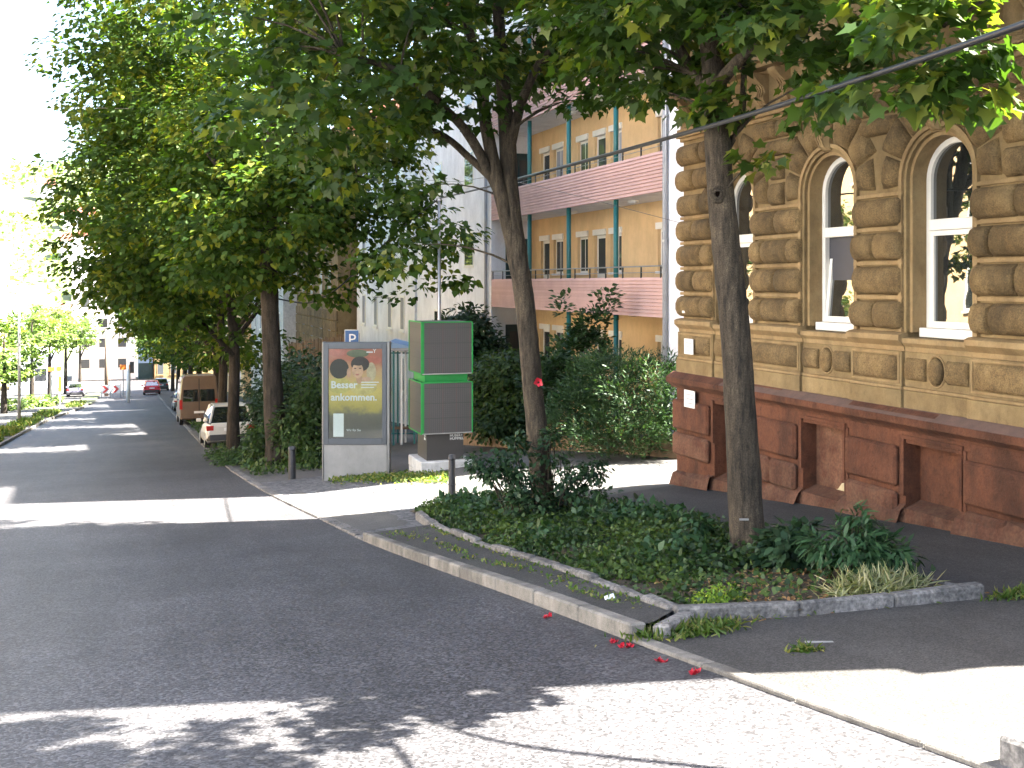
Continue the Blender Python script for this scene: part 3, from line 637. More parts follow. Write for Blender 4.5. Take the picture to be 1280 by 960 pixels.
# plates on the corner
for (px0, px1, py0, py1, lines) in ((857, 868, 422, 441, []), (857, 870, 485, 506, [])):
    y1 = YX(px0, 9.03); y0 = YX(px1, 9.03); D = 18.3; zt = -(py0-HOR)*D/FPX; zb = -(py1-HOR)*D/FPX
    pl = HB('house_plate', M_PLATE, XW-.2, XW-.185, y0, y1, zb, zt, .002)
    for i in range(3): box('plate_line', M_GREYP, pl, XW-.203, XW-.2, y0+.05, y1-.05-.03*i, zt-.07-(zt-zb)*.25*i-.012, zt-.07-(zt-zb)*.25*i+.006)
HB('number_plate', M_PLATE, XW-.165, XW-.15, 15.98, 16.06, -.52, -.38, .002)

# ================================================================== APARTMENT HOUSE WITH BALCONIES
XA, XB_ = 12.2, 13.7
apt = thing('apartment_house', (XA, 28, -5), 'white apartment house with pink boarded balconies and teal columns', 'building')
AB = lambda name, m, x0, x1, y0, y1, z0, z1, bevel=0, parent=None: box(name, m, parent or apt, x0, x1, y0, y1, z0, z1, bevel)
YA, YE = YX(829, XA), YX(614, XA)
MB().plan([(XB_+.3, 19.3+SHY*1.8), (24, 19.3+SHY*(24-XA)), (24, 36), (XB_+.3, 36)], -6, 14.4).build('main_wall', M_RENDER, apt)
AB('rear_wing', M_RENDER, XB_+.312, 24, 36.01, 46, -6, 11.4)
MB().plan([(XA, 19.3), (XB_+.31, 19.3+SHY*1.8), (XB_+.31, YA), (XA, YA)], -6, 14.4).build('side_wing', M_RENDER, apt)
AB('end_wing', M_RENDER, XA, XB_+.31, YE, 46, -7, 11.4)
FLO = [-3.95, -.83, 2.28, 5.39]                # slab undersides at .. storeys above eye level
for i, z in enumerate(FLO[1:] + [8.5]):
    AB('balcony_slab', M_RENDER, XA+.06, XB_, YA+.002, YE-.002, z, z+.2)
for i, zb in enumerate(FLO[1:]):
    bal = AB('balcony_front', M_PINK, XA+.035, XA+.055, YA+.01, YE-.01, zb-.02, zb+.98)
    nb = 11; h = 1.0/nb
    for j in range(nb):
        z0 = zb - .02 + j*h
        MB().prism([(XA+.034, YA+.01, z0+.008), (XA-.012, YA+.01, z0+.008), (XA+.012, YA+.01, z0+h-.006), (XA+.034, YA+.01, z0+h-.006)], (0, YE-YA-.02, 0)).build('board', M_PINK, bal)
    rl = AB('railing', M_STEEL, XA-.015, XA+.03, YA+.02, YE-.02, zb+1.24, zb+1.275, .005)
    MB().tube([(XA+.01, YA+.02, zb+1.1), (XA+.01, YE-.02, zb+1.1)], .008, 6).build('rail_wire', M_STEEL, rl)
    n = 12
    for j in range(n + 1):
        yy = YA + .15 + (YE-YA-.3)*j/n; box('rail_post', M_DARK, rl, XA, XA+.03, yy-.02, yy+.02, zb+.96, zb+1.24)
for i, z0 in enumerate(FLO):
    z1 = (FLO + [8.5])[i+1]
    for px in (662, 711, 770):
        yy = YX(px, XA+.2); MB().tube([(XA+.2, yy, z0+.2 if i else -5.4), (XA+.2, yy, z1)], .07, 10).build('column', M_TEAL, apt, smooth=True)
    fl = z0 + .2
    zlo, zhi = (fl if i else -6), z1 + .2
    cur = YA + .001; ops = []
    for (pa, pb, door) in ((822, 829, 0), (763, 777, 0), (743, 757, 1), (722, 735, 0), (692, 704, 0), (676, 687, 1)):
        ya, yb = max(YX(pb, XB_), YA+.12), YX(pa, XB_); zb_, zt = (fl + .02 if door else fl + .95), fl + 2.15
        AB('recess_wall', M_CREAM, XB_, XB_+.29, cur, ya, zlo, zhi); AB('recess_wall', M_CREAM, XB_, XB_+.29, ya, yb, zt, zhi); AB('recess_wall', M_CREAM, XB_, XB_+.29, ya, yb, zlo, zb_); cur = yb
        wd = AB('door' if door else 'window', M_WHITE, XB_+.1, XB_+.16, ya, yb, zb_, zt, .004); xg = XB_ + .1
        if door:
            box('pane', M_GLASS2, wd, xg-.008, xg, ya+.12, yb-.12, zb_+.9, zt-.12); box('panel', M_WHITE, wd, xg-.012, xg, ya+.12, yb-.12, zb_+.1, zb_+.78); box('handle', M_STEEL, wd, xg-.05, xg-.02, yb-.09, yb-.06, zb_+1.0, zb_+1.12)
        else:
            for p_, q_ in ((ya+.08, (ya+yb)/2-.03), ((ya+yb)/2+.03, yb-.08)): box('pane', M_GLASS2 if (i + len(ops)) % 3 else M_CURT, wd, xg-.008, xg, p_, q_, zb_+.08, zt-.1)
            box('sill', M_RENDER, wd, XB_-.06, xg, ya-.03, yb+.03, zb_-.05, zb_+.012)
        box('shutter_box', M_WHITE, wd, XB_-.05, XB_+.099, ya-.04, yb+.04, zt-.02, zt+.16); ops.append(ya)
    AB('recess_wall', M_CREAM, XB_, XB_+.29, cur, YE-.001, zlo, zhi)
    ed_ = AB('entrance_door', M_DTEAL, XA+.55, XB_-.05, YE-.05, YE+.0005, fl-.1, fl+2.25)
    box('door_pane', M_GLASS2, ed_, XA+.7, XA+1.0, YE-.057, YE-.05, fl+.3, fl+2.0); box('door_pane', M_GLASS2, ed_, XA+1.08, XB_-.15, YE-.057, YE-.05, fl+.3, fl+2.0)
    for yy in (YA+3.2, YA+7.5): MB().tube([(XA+.8, yy, z1), (XA+.8, yy, z1-.06), (XA+.8, yy, z1-.09)], [.17, .16, .1], 14).build('ceiling_lamp', M_PLATE, apt, smooth=False)
for yy in (YA-.25, YE+.35):
    MB().tube([(XA-.09, yy, -5), (XA-.09, yy, 11.3)], .06, 10).build('downpipe', M_GREYP, apt, smooth=True)
    for z in (-2, 1, 4): MB().tube([(XA-.09, yy, z), (XA-.09, yy, z+.06)], .075, 10).build('pipe_bracket', M_STEEL, apt)
AB('roof', M_ROOF, XA-.3, 24.5, 36.1, 46.2, 11.41, 11.7); AB('shade_storey', M_RENDER, XA+.02, XB_+.29, YA+.002, 35.9, 8.71, 14.38); MB().plan([(XA-.2, 19.4), (24.4, 19.4+SHY*(24.4-XA)), (24.4, 36.05), (XA-.2, 36.05)], 14.41, 14.7).build('roof', M_ROOF, apt)  # unseen upper height added so its shadow covers the road
for z in (-2.5, .6, 3.7, 6.8):
    for yy in (38.2, 42.5):
        wd = AB('window', M_WHITE, XA-.02, XA+.02, yy-.6, yy+.6, z, z+1.4); box('pane', M_GLASS2, wd, XA-.028, XA-.02, yy-.5, yy+.5, z+.1, z+1.3)
# ================================================================== ROW HOUSES FURTHER DOWN
def row_house(name, label, m, x0, x1, y0, y1, z0, z1, wins, front='x', roof=True, fr=M_WHITE, group=None):
    h = thing(name, (x0, (y0+y1)/2, z0), label, 'house', group)
    box('wall', m, h, x0, x1, y0, y1, z0-2, z1)
    if roof: MB().add([(x0-.3, y0-.1, z1), (x1, y0-.1, z1), (x1, y1+.1, z1), (x0-.3, y1+.1, z1), ((x0+x1)/2, y0+.5, z1+3), ((x0+x1)/2, y1-.5, z1+3)], [(0,1,4), (1,2,5,4), (2,3,5), (3,0,4,5), (0,3,2,1)]).build('roof', M_ROOF, h)
    for (a, zb, w_, hh) in wins:
        if front == 'x':
            f_ = box('window', fr, h, x0-.05, x0+.02, a-w_/2, a+w_/2, zb, zb+hh); box('pane', M_CURT, f_, x0-.058, x0-.05, a-w_/2+.1, a+w_/2-.1, zb+.1, zb+hh-.1); box('sill', fr, f_, x0-.12, x0-.05, a-w_/2-.1, a+w_/2+.1, zb-.1, zb)
        elif front == 'X':
            f_ = box('window', fr, h, x1-.02, x1+.05, a-w_/2, a+w_/2, zb, zb+hh); box('pane', M_GLASS, f_, x1+.05, x1+.058, a-w_/2+.1, a+w_/2-.1, zb+.1, zb+hh-.1); box('sill', fr, f_, x1+.05, x1+.15, a-w_/2-.1, a+w_/2+.1, zb-.1, zb)
        else:
            f_ = box('window', fr, h, a-w_/2, a+w_/2, y0-.05, y0+.02, zb, zb+hh); box('pane', M_GLASS2, f_, a-w_/2+.1, a+w_/2-.1, y0-.058, y0-.05, zb+.1, zb+hh-.1); box('sill', fr, f_, a-w_/2-.1, a+w_/2+.1, y0-.12, y0-.05, zb-.1, zb)
    return h
row_house('row_house', 'plain white rendered house with narrow windows behind the bus shelter', M_RENDER, 12.2, 24, 46.4, 59.5, -7.5, 8, [(y, z, .8, 1.7) for y in (48.6, 51.2, 54.4, 57.4) for z in (-5.2, -2.3, .8, 3.9)])
sh = row_house('row_house', 'old sandstone block house behind the parking sign', M_YEL, 11.2, 22, 60, 76, -9, 9, [(y, z, 1.1, 2) for y in (62.5, 65.5, 69, 72.5) for z in (-4.6, -.8, 3)], fr=M_TRIM)
for i in range(12):
    for j, (a, b) in enumerate(((60, 64.6), (64.65, 69.2), (69.25, 76))):
        box('quoin_course', M_BOSS, sh, 11.12, 11.25, a + .02, b - .02, -9 + i*.62, -9 + i*.62 + .57, .02)
row_house('row_house', 'tall grey house far down the street beyond the parked van', M_CONC, 10.5, 22, 78, 100, -12, 6, [(y, z, 1.1, 1.8) for y in range(80, 100, 4) for z in (-7.5, -4, -.5, 3)])
row_house('row_house', 'pale house at the far end of the tree row', M_CREAM, 10, 22, 102, 130, -14, 4, [(y, z, 1.1, 1.8) for y in range(105, 130, 4) for z in (-10, -6.5, -3, .5)])
M_BLUEW = mat('blue_grey_render', (.22, .33, .5), .85, .06, 1)
row_house('end_house', 'blue-grey house with dark ground floor closing the street', M_BLUEW, 1.0, 3.3, 188, 200, -17, 3, [], 'y')
box('end_house', M_DTEAL, bpy.data.objects['end_house'], 1.02, 3.28, 187.9, 188, -17.5, -13.6).name = 'ground_floor'
row_house('end_house', 'sandstone house with tall windows beside the blue-grey house', M_YEL, 3.5, 14, 180, 200, -17, 4, [(x, z, 1.1, 2.2) for x in (4.4, 6.4, 8.4) for z in (-15, -11.4, -7.8, -4)], 'y', fr=M_TRIM)
row_house('end_house', 'tall white apartment block with stacked windows beyond the traffic light', M_RENDER, -9.5, .6, 190, 215, -17, 8, [(x, z, 1.5, 1.7) for x in (-7.4, -4.6, -1.6) for z in (-14.5, -11, -7.6, -4.2, -.8, 2.6)], 'y')
row_house('end_house', 'low white shop building with flat roof behind the chevron signs', M_RENDER, -15, -9.7, 150, 170, -14, -9.4, [(x, -13, 1.6, 1.8) for x in (-13.5, -11.3)], 'y', roof=False)
row_house('end_house', 'wide cream block behind the pale trees on the tram side', M_CREAM, -45, -19, 165, 185, -14, 6, [(x, z, 1.4, 1.8) for x in range(-43, -19, 4) for z in (-11, -7.5, -4, -.5)], 'y')
row_house('opposite_house', 'sunlit cream house across the street mirrored in the arched windows', M_CREAM, -28, -17, 22, 58, -6.5, 9, [(y, z, 1.2, 2) for y in range(25, 58, 4) for z in (-4.5, -1.2, 2.1, 5.4)], 'X')
row_house('opposite_house', 'sunlit white house across the street behind the camera', M_RENDER, -28, -17.5, -14, 20, -3, 11, [(y, z, 1.2, 2) for y in range(-12, 20, 4) for z in (-1.2, 2.1, 5.4)], 'X')

# timber fence behind the third tree
fence = thing('timber_fence', (9.2, 52, -7), 'tall weathered timber slat fence behind the thick tree trunk', 'fence')
yy = 44.5
while yy < 66:
    g = gz(9.2, yy); w_ = random.uniform(.16, .24); box('slat', M_WOOD, fence, 9.2 + random.uniform(-.02, .02), 9.24, yy, yy+w_, g, g + 4.3 + random.uniform(-.1, .1)); yy += w_ + random.uniform(.06, .14)
for zz in (.8, 3.2):
    MB().prism([(9.25, 44.5, gz(9.2, 44.5)+zz), (9.25, 66, gz(9.2, 66)+zz), (9.25, 66, gz(9.2, 66)+zz+.12), (9.25, 44.5, gz(9.2, 44.5)+zz+.12)], (.06, 0, 0)).build('rail', M_WOOD, fence)

# low retaining wall in front of the apartment house
rw = thing('retaining_wall', (10.5, 22, gz(10.5, 22)), 'low brown stone retaining wall below the hedge', 'wall')
wl = [(9.55, 34), (9.85, 27), (10.45, 21.6), (11.15, 19.75), (12.15, 19.5)]
M_WALLST = mat('brown_wall_stone', (.13, .09, .055), .92, .3, 5, (.22, .15, .09), bump=.8, bscale=25, objvar=.15)
for p, q in zip(wl[:-1], wl[1:]):
    p = Vector(p); q = Vector(q); n = max(1, round((q-p).length/1.1))
    for i in range(n): stone('wall_stone', M_WALLST, rw, q.lerp(p, 1-(i)/n), q.lerp(p, 1-(i+1)/n), -.18, -.1, .42, .012, .015)
mb = MB(); b1 = [(9.65, 34), (9.95, 27), (10.58, 21.7), (11.25, 19.95), (12.2, 19.6)]; b2 = [(12.25, 34), (12.25, 27), (12.25, 21.7), (12.25, 20.1), (12.25, 19.65)]
for (a, b) in zip(b1, b2):
    for p in (a, ((a[0]+b[0])/2, (a[1]+b[1])/2), b): mb.v.append(Vector((p[0], p[1], gz(*p) + .34)))
mb.f = [(j*3+i, j*3+i+1, j*3+i+4, j*3+i+3) for j in range(4) for i in range(2)]
mb.build('hedge_bed', M_SOIL, kind='structure', recalc=False)

# ================================================================== STREET FURNITURE
CR = Vector((CT, -ST, 0)); CF = Vector((ST, CT, 0)); UP = Vector((0, 0, 1))
def obox(o, r, d, a0, a1, b0, b1, z0, z1):       # box on a local frame (r = right, d = away)
    P = [o + r*a + d*b for a, b in ((a0, b0), (a1, b0), (a1, b1), (a0, b1))]
    return MB().add([p + UP*z0 for p in P] + [p + UP*z1 for p in P], [(0,3,2,1),(4,5,6,7),(0,1,5,4),(1,2,6,5),(2,3,7,6),(3,0,4,7)])
# --- poster stand
O = hit(444, 599); s = O.dot(CF)/FPX; O = Vector(O)
W2 = 40.5*s; z1 = 171*s; zl = 43*s
ps = thing('poster_stand', O, 'grey advertising poster stand with yellow poster reading Besser ankommen', 'poster stand')
obox(O, CR, CF, -W2+.02, W2-.02, .02, .26, -.15, zl).build('base_panel', M_LGREY, ps, bevel=.008)
obox(O, CR, CF, W2-.019, W2+.05, .0, .3, -.15, z1+.012).build('side_panel', M_SILV, ps, bevel=.01)
obox(O, CR, CF, -W2-.02, -W2+.019, .0, .3, -.15, z1+.01).build('side_panel', M_SILV, ps, bevel=.01)
case = obox(O, CR, CF, -W2+.0195, W2-.0195, .04, .28, zl+.001, z1).build('case', M_ANTH, ps, bevel=.01)
fx0, fx1, fz0, fz1 = -33.5*s, 33.5*s, 51*s, 163*s
for nm, a in (('frame_bar', (-W2+.02, fx0, zl+.003, z1-.003)), ('frame_bar', (fx1, W2-.02, zl+.003, z1-.003))): obox(O, CR, CF, a[0], a[1], -.012, .041, a[2], a[3]).build(nm, M_ANTH, case, bevel=.006)
obox(O, CR, CF, fx0, fx1, -.012, .041, zl+.003, fz0).build('frame_bar', M_ANTH, case, bevel=.006); obox(O, CR, CF, fx0, fx1, -.012, .041, fz1, z1-.003).build('frame_bar', M_ANTH, case, bevel=.006)
m, nt, b = newmat('poster_print'); g = N(nt, 'ShaderNodeNewGeometry'); sx = N(nt, 'ShaderNodeSeparateXYZ'); nt.links.new(g.outputs['Position'], sx.inputs[0])
mr = N(nt, 'ShaderNodeMapRange'); mr.inputs[1].default_value = O.z + fz0; mr.inputs[2].default_value = O.z + fz1; nt.links.new(sx.outputs[2], mr.inputs[0])
nz = noise(nt, 3.2, 5, .7); ad = N(nt, 'ShaderNodeMath', operation='MULTIPLY_ADD'); nt.links.new(nz.outputs[0], ad.inputs[0]); ad.inputs[1].default_value = .28; nt.links.new(mr.outputs[0], ad.inputs[2])
r = ramp(nt, [(.12, (.08, .07, .06)), (.4, (.14, .12, .08)), (.5, (.42, .33, .07)), (.66, (.6, .45, .12)), (.88, (.55, .33, .15)), (1.0, (.42, .13, .07))]); nt.links.new(ad.outputs[0], r.inputs[0]); nt.links.new(r.outputs[0], b.inputs['Base Color']); b.inputs['Roughness'].default_value = .5
pr = obox(O, CR, CF, fx0, fx1, .02, .03, fz0, fz1).build('poster', m, case)
def pq(x, y, off=.018): return O + CR*((x - 444)*s) + UP*((599 - y)*s) + CF*off     # poster-plane point
def pdisc(name, col, x, y, rx, ry, off): MB().disc(pq(x, y, off), CR*rx*s, UP*ry*s, 18).build(name, mat('print_' + name + str(x), col, .4, .2, 9), pr)
for i, (nm, c_, x, y, rx, ry) in enumerate((('print_patch', (.4, .1, .06), 424, 441, 13, 5), ('print_patch', (.45, .13, .08), 466, 450, 11, 5), ('print_patch', (.1, .12, .05), 447, 442, 14, 5), ('print_patch', (.5, .4, .25), 464, 465, 6, 12),
    ('shoulder_shape', (.5, .42, .12), 424, 482, 15, 10), ('shoulder_shape', (.55, .44, .16), 454, 484, 17, 10), ('hair_shape', (.03, .024, .014), 424, 461, 12, 12.5), ('neck_shape', (.5, .28, .17), 449, 474, 4, 6), ('hair_shape', (.035, .02, .012), 450, 455, 11.5, 9.5),
    ('face_shape', (.62, .37, .23), 447, 463, 7, 9.5), ('hair_shape', (.035, .02, .012), 448, 453.5, 8, 3.6), ('brow_shape', (.12, .06, .04), 444, 460.5, 1.6, .8), ('brow_shape', (.12, .06, .04), 450, 460.5, 1.6, .8), ('mouth_shape', (.45, .12, .1), 446.5, 468.5, 2.2, .8), ('cheek_shape', (.55, .31, .2), 436, 466, 2.6, 6), ('hand_shape', (.6, .36, .24), 458, 474, 6, 3))): pdisc(nm, c_, x, y, rx, ry, .018 - .0008*i)
text_mesh('poster_text', 'Besser', M_PLATE, pr, pq(413.5, 485, .004), CR, UP, 12.3*s, bold=.025); text_mesh('poster_text', 'ankommen.', M_PLATE, pr, pq(413.5, 500.5, .004), CR, UP, 12.3*s, bold=.025)
for i in range(3): obox(pq(451.5, 478.5 + i*3.2, .004), CR, CF, 0, (22 - 3*i)*s, 0, .003, 0, 1.3*s).build('poster_text_line', M_PLATE, pr)
text_mesh('poster_mark', 'Y', M_PLATE, pr, pq(466, 441, .003), CR, UP, 7*s); obox(pq(458, 441, .004), CR, CF, 0, 8*s, 0, .003, 0, 1.6*s).build('poster_mark', M_PLATE, pr)
obox(pq(416.5, 546, .006), CR, CF, 0, 13*s, 0, .005, 0, 29*s).build('printed_bag', M_PLATE, pr); text_mesh('poster_text', 'Wir für Sie', M_PLATE, pr, pq(433, 539, .004), CR, UP, 4*s)
obox(O, CR, CF, fx0, fx1, -.004, -.001, fz0, fz1).build('glass', M_CLEAR, case)
# --- stacked cube column
cc = hit(527, 593); s = cc.dot(CF)/FPX; ph = R(19)
r_ = (CR*math.cos(ph) + CF*math.sin(ph)); d_ = (CF*math.cos(ph) - CR*math.sin(ph)); S = 66*s; O = Vector(cc)
led = thing('cube_column', O + r_*S/2 + d_*S/2, 'dark grey column of two stacked cubes edged in green on white concrete foot', 'display column')
m, nt, b = newmat('cube_mesh_panel'); g = N(nt, 'ShaderNodeNewGeometry'); vm = N(nt, 'ShaderNodeVectorMath', operation='DOT_PRODUCT'); q = r_ + d_; vm.inputs[1].default_value = q; nt.links.new(g.outputs['Position'], vm.inputs[0])
def stripes(src, sc, th):
    a = N(nt, 'ShaderNodeMath', operation='MULTIPLY'); a.inputs[1].default_value = sc; nt.links.new(src, a.inputs[0]); f = N(nt, 'ShaderNodeMath', operation='FRACT'); nt.links.new(a.outputs[0], f.inputs[0])
    c = N(nt, 'ShaderNodeMath', operation='LESS_THAN'); c.inputs[1].default_value = th; nt.links.new(f.outputs[0], c.inputs[0]); return c.outputs[0]
sx = N(nt, 'ShaderNodeSeparateXYZ'); nt.links.new(g.outputs['Position'], sx.inputs[0])
o_ = mixc(nt, stripes(vm.outputs[1], 22, .4), (.062, .058, .057), (.038, .037, .037)); o_ = mixc(nt, stripes(sx.outputs[2], 22, .3), o_, (.046, .044, .044)); o_ = mixc(nt, stripes(vm.outputs[1], 3.1, .035), o_, (.085, .04, .04)); o_ = mixc(nt, stripes(sx.outputs[2], 2.9, .03), o_, (.025, .03, .027))
nt.links.new(o_, b.inputs['Base Color']); b.inputs['Roughness'].default_value = .5
obox(O, r_, d_, -.02, S+.02, -.02, S+.02, .02, 15*s).build('concrete_foot', M_CONC, led, bevel=.02)
for (a0, a1) in ((-.015, .52*S), (.9*S, S+.015)): obox(O, r_, d_, a0, a1, -.019, S+.015, -.25, .021).build('concrete_foot', M_CONC, led, bevel=.015)
I = 9*s
obox(O, r_, d_, I, S-I, I, S-I, 15*s+.001, 50*s).build('pedestal', mat('pedestal_grey', (.05, .046, .044), .5, .06, 4), led, bevel=.004)
for (zb, zt) in ((50*s, 114*s), (125*s, 190*s)):
    cu = obox(O, r_, d_, 0, S, 0, S, zb, zt).build('cube', m, led)
    t_ = 1.4*s
    for a, b_ in ((0, 0), (S, 0), (0, S)): obox(O, r_, d_, a-t_*.6, a+t_*.6, b_-t_*.6, b_+t_*.6, zb-.004, zt+.004).build('edge_strip', M_GREEN, cu)
    obox(O, r_, d_, 0, 3.2*s, -.006, 0, zb+.002, zt-.002).build('edge_strip', M_GREEN, cu)
    for zz in (zb, zt):
        obox(O, r_, d_, t_*.6, S-t_*.6, -t_*.55, t_*.55, zz-t_*.5, zz+t_*.5).build('edge_strip', M_GREEN if zz == zt else M_LGREY, cu); obox(O, r_, d_, -t_*.55, t_*.55, t_*.6, S-t_*.6, zz-t_*.5, zz+t_*.5).build('edge_strip', M_GREEN, cu)
obox(O, r_, d_, I*.55, S-I*.55, I*.55, S-I*.55, 114*s+.001, 125*s-.001).build('green_core', M_GREEN, led)
text_mesh('pedestal_text', 'HUBER+', M_PLATE, led, O + r_*(I+30*s) + d_*(I-.004) + UP*44*s, r_, UP, 4.6*s); text_mesh('pedestal_text', 'HUMMEL', M_PLATE, led, O + r_*(I+30*s) + d_*(I-.004) + UP*40*s, r_, UP, 4.6*s)
text_mesh('pedestal_text', 'TH', M_PLATE, led, O + r_*(I-.004) + d_*(I+13*s) + UP*44*s, -d_, UP, 4.6*s); text_mesh('pedestal_text', 'MH', M_PLATE, led, O + r_*(I-.004) + d_*(I+13*s) + UP*40*s, -d_, UP, 4.6*s)
# --- bollards
def bollard(px, py, hpx, label):
    o = hit(px, py); s = o.dot(CF)/FPX; h = hpx*s
    t = thing('bollard', o, label, 'bollard', 'black bollards along the kerb'); k = 4.6*s
    MB().tube([o + UP*z for z in (-.1, h*.42, h*.425, h*.44, h*.445, h*.93)], [k*1.05, k*1.0, k*1.1, k*1.1, k*.97, k*.9], 14).build('post', M_DARK, t, smooth=False)
    MB().tube([o + UP*z for z in (h*.9, h*.925, h*.93, h*.985, h)], [k*1.05, k*1.08, k*.98, k*.95, k*.6], 14).build('cap', M_DARK, t, smooth=True)
bollard(565, 634, 66, 'dark round bollard at the tip of the planted bed'); bollard(365, 600, 42, 'dark thin bollard beside the thick lime trunk')
# --- parking sign, shelter, pole
pc = at(440, 425, 31); g = gz(pc.x, pc.y); t = thing('parking_sign', (pc.x, pc.y, g), 'blue square parking sign with white P above the poster stand', 'sign'); sp_ = 31/FPX
MB().tube([(pc.x, pc.y, g), (pc.x, pc.y, pc.z + .3)], .03, 8).build('pole', M_STEEL, t, smooth=True)
bp_ = obox(pc, CR, CF, -8.3*sp_, 8.3*sp_, -.05, -.035, -14*sp_, 12*sp_).build('sign_plate', M_BLUE, t, bevel=.002)
obox(pc, CR, CF, -9*sp_, 9*sp_, -.036, -.03, -15*sp_, 13*sp_).build('sign_border', M_PLATE, bp_); text_mesh('letter', 'P', M_PLATE, bp_, pc + CR*(-4.6*sp_) + UP*(-6*sp_) - CF*.056, CR, UP, 20*sp_)
bc = hit(500, 557); bs = bc.dot(CF)/FPX
st = thing('bus_shelter', bc, 'glazed bus shelter with teal posts behind the poster stand', 'bus shelter')
roofz = (557 - 438)*bs
obox(bc, CR, CF, -60*bs, 22*bs, -.4, 1.5, roofz, roofz+.1).build('roof', M_GREYP, st, bevel=.02); MB().prism([bc + CR*(-30*bs) + CF*(-.4) + UP*(roofz+.1), bc + CR*(22*bs) + CF*(-.4) + UP*(roofz+.1), bc + CR*(-12*bs) + CF*(-.4) + UP*(roofz+.32)], CF*1.9).build('roof_gable', M_BLUEW, st)
for a in (-58, -38, -18, -8, 2, 18):
    for dd in (0, 1.3): obox(bc, CR, CF, a*bs-.03, a*bs+.03, dd-.03, dd+.03, -.2, roofz).build('post', M_TEAL if a != 2 else M_PLATE, st)
for a0, a1 in ((-58, -38), (-38, -18), (-18, -8), (-8, 2), (2, 18)): obox(bc, CR, CF, a0*bs+.035, a1*bs-.035, 1.295, 1.305, .25, roofz-.15).build('pane', M_CLEAR, st)
for z in (.2, roofz-.2): obox(bc, CR, CF, -58*bs, 18*bs, 1.28, 1.32, z, z+.05).build('rail', M_TEAL, st)
obox(bc, CR, CF, -50*bs, 12*bs, .7, 1.1, .45, .5).build('bench', M_WOOD, st)
pp = at(549, 250, 27.5); t = thing('wire_pole', (pp.x, pp.y, gz(pp.x, pp.y)), 'slim grey steel pole rising behind the cube column', 'pole')
MB().tube([(pp.x, pp.y, gz(pp.x, pp.y)-.1), (pp.x, pp.y, pp.z)], [.055, .04], 10).build('shaft', M_STEEL, t, smooth=True); MB().tube([(pp.x, pp.y, pp.z-.02), (pp.x, pp.y, pp.z+.05)], .06, 10).build('cap', M_STEEL, t)
# --- overhead cables
def cable(name, label, P, r, m, group=None): MB().tube(path(P, 6), r, 8).build(name, m, None, smooth=True, label=label, cat='cable', group=group)
i0, i1 = 1/27.5, .205
def cp(x, y): return at(x, y, 1/(i0 + (i1-i0)*(x-549)/(1280-549)))
cable('overhead_cable', 'thick black overhead cable strung above the bed to the slim pole', [cp(1500, -55), cp(1280, 30), cp(1100, 91), cp(900, 154), cp(700, 210), cp(600, 236), cp(549, 248)], .019, M_CABLE)
cable('overhead_cable', 'black cable sagging from the slim pole into the lime crown', [at(549, 248, 27.5), at(500, 287, 28), at(455, 330, 28.5), at(420, 362, 29), at(400, 373, 29.4), at(380, 379, 30.1), at(340, 372, 30.2)], .022, M_CABLE)
cable('span_wire', 'thin span wire from the white wall into the trees', [Vector((12.18, 19.7, 1.05)), at(640, 226, 24), at(560, 227, 27), at(430, 215, 33)], .006, M_WIRE)
cable('span_wire', 'thin wire crossing high in front of the lime crowns', [at(40, 133, 36), at(170, 136, 34), at(290, 138, 32), at(420, 130, 30)], .008, M_STEEL)

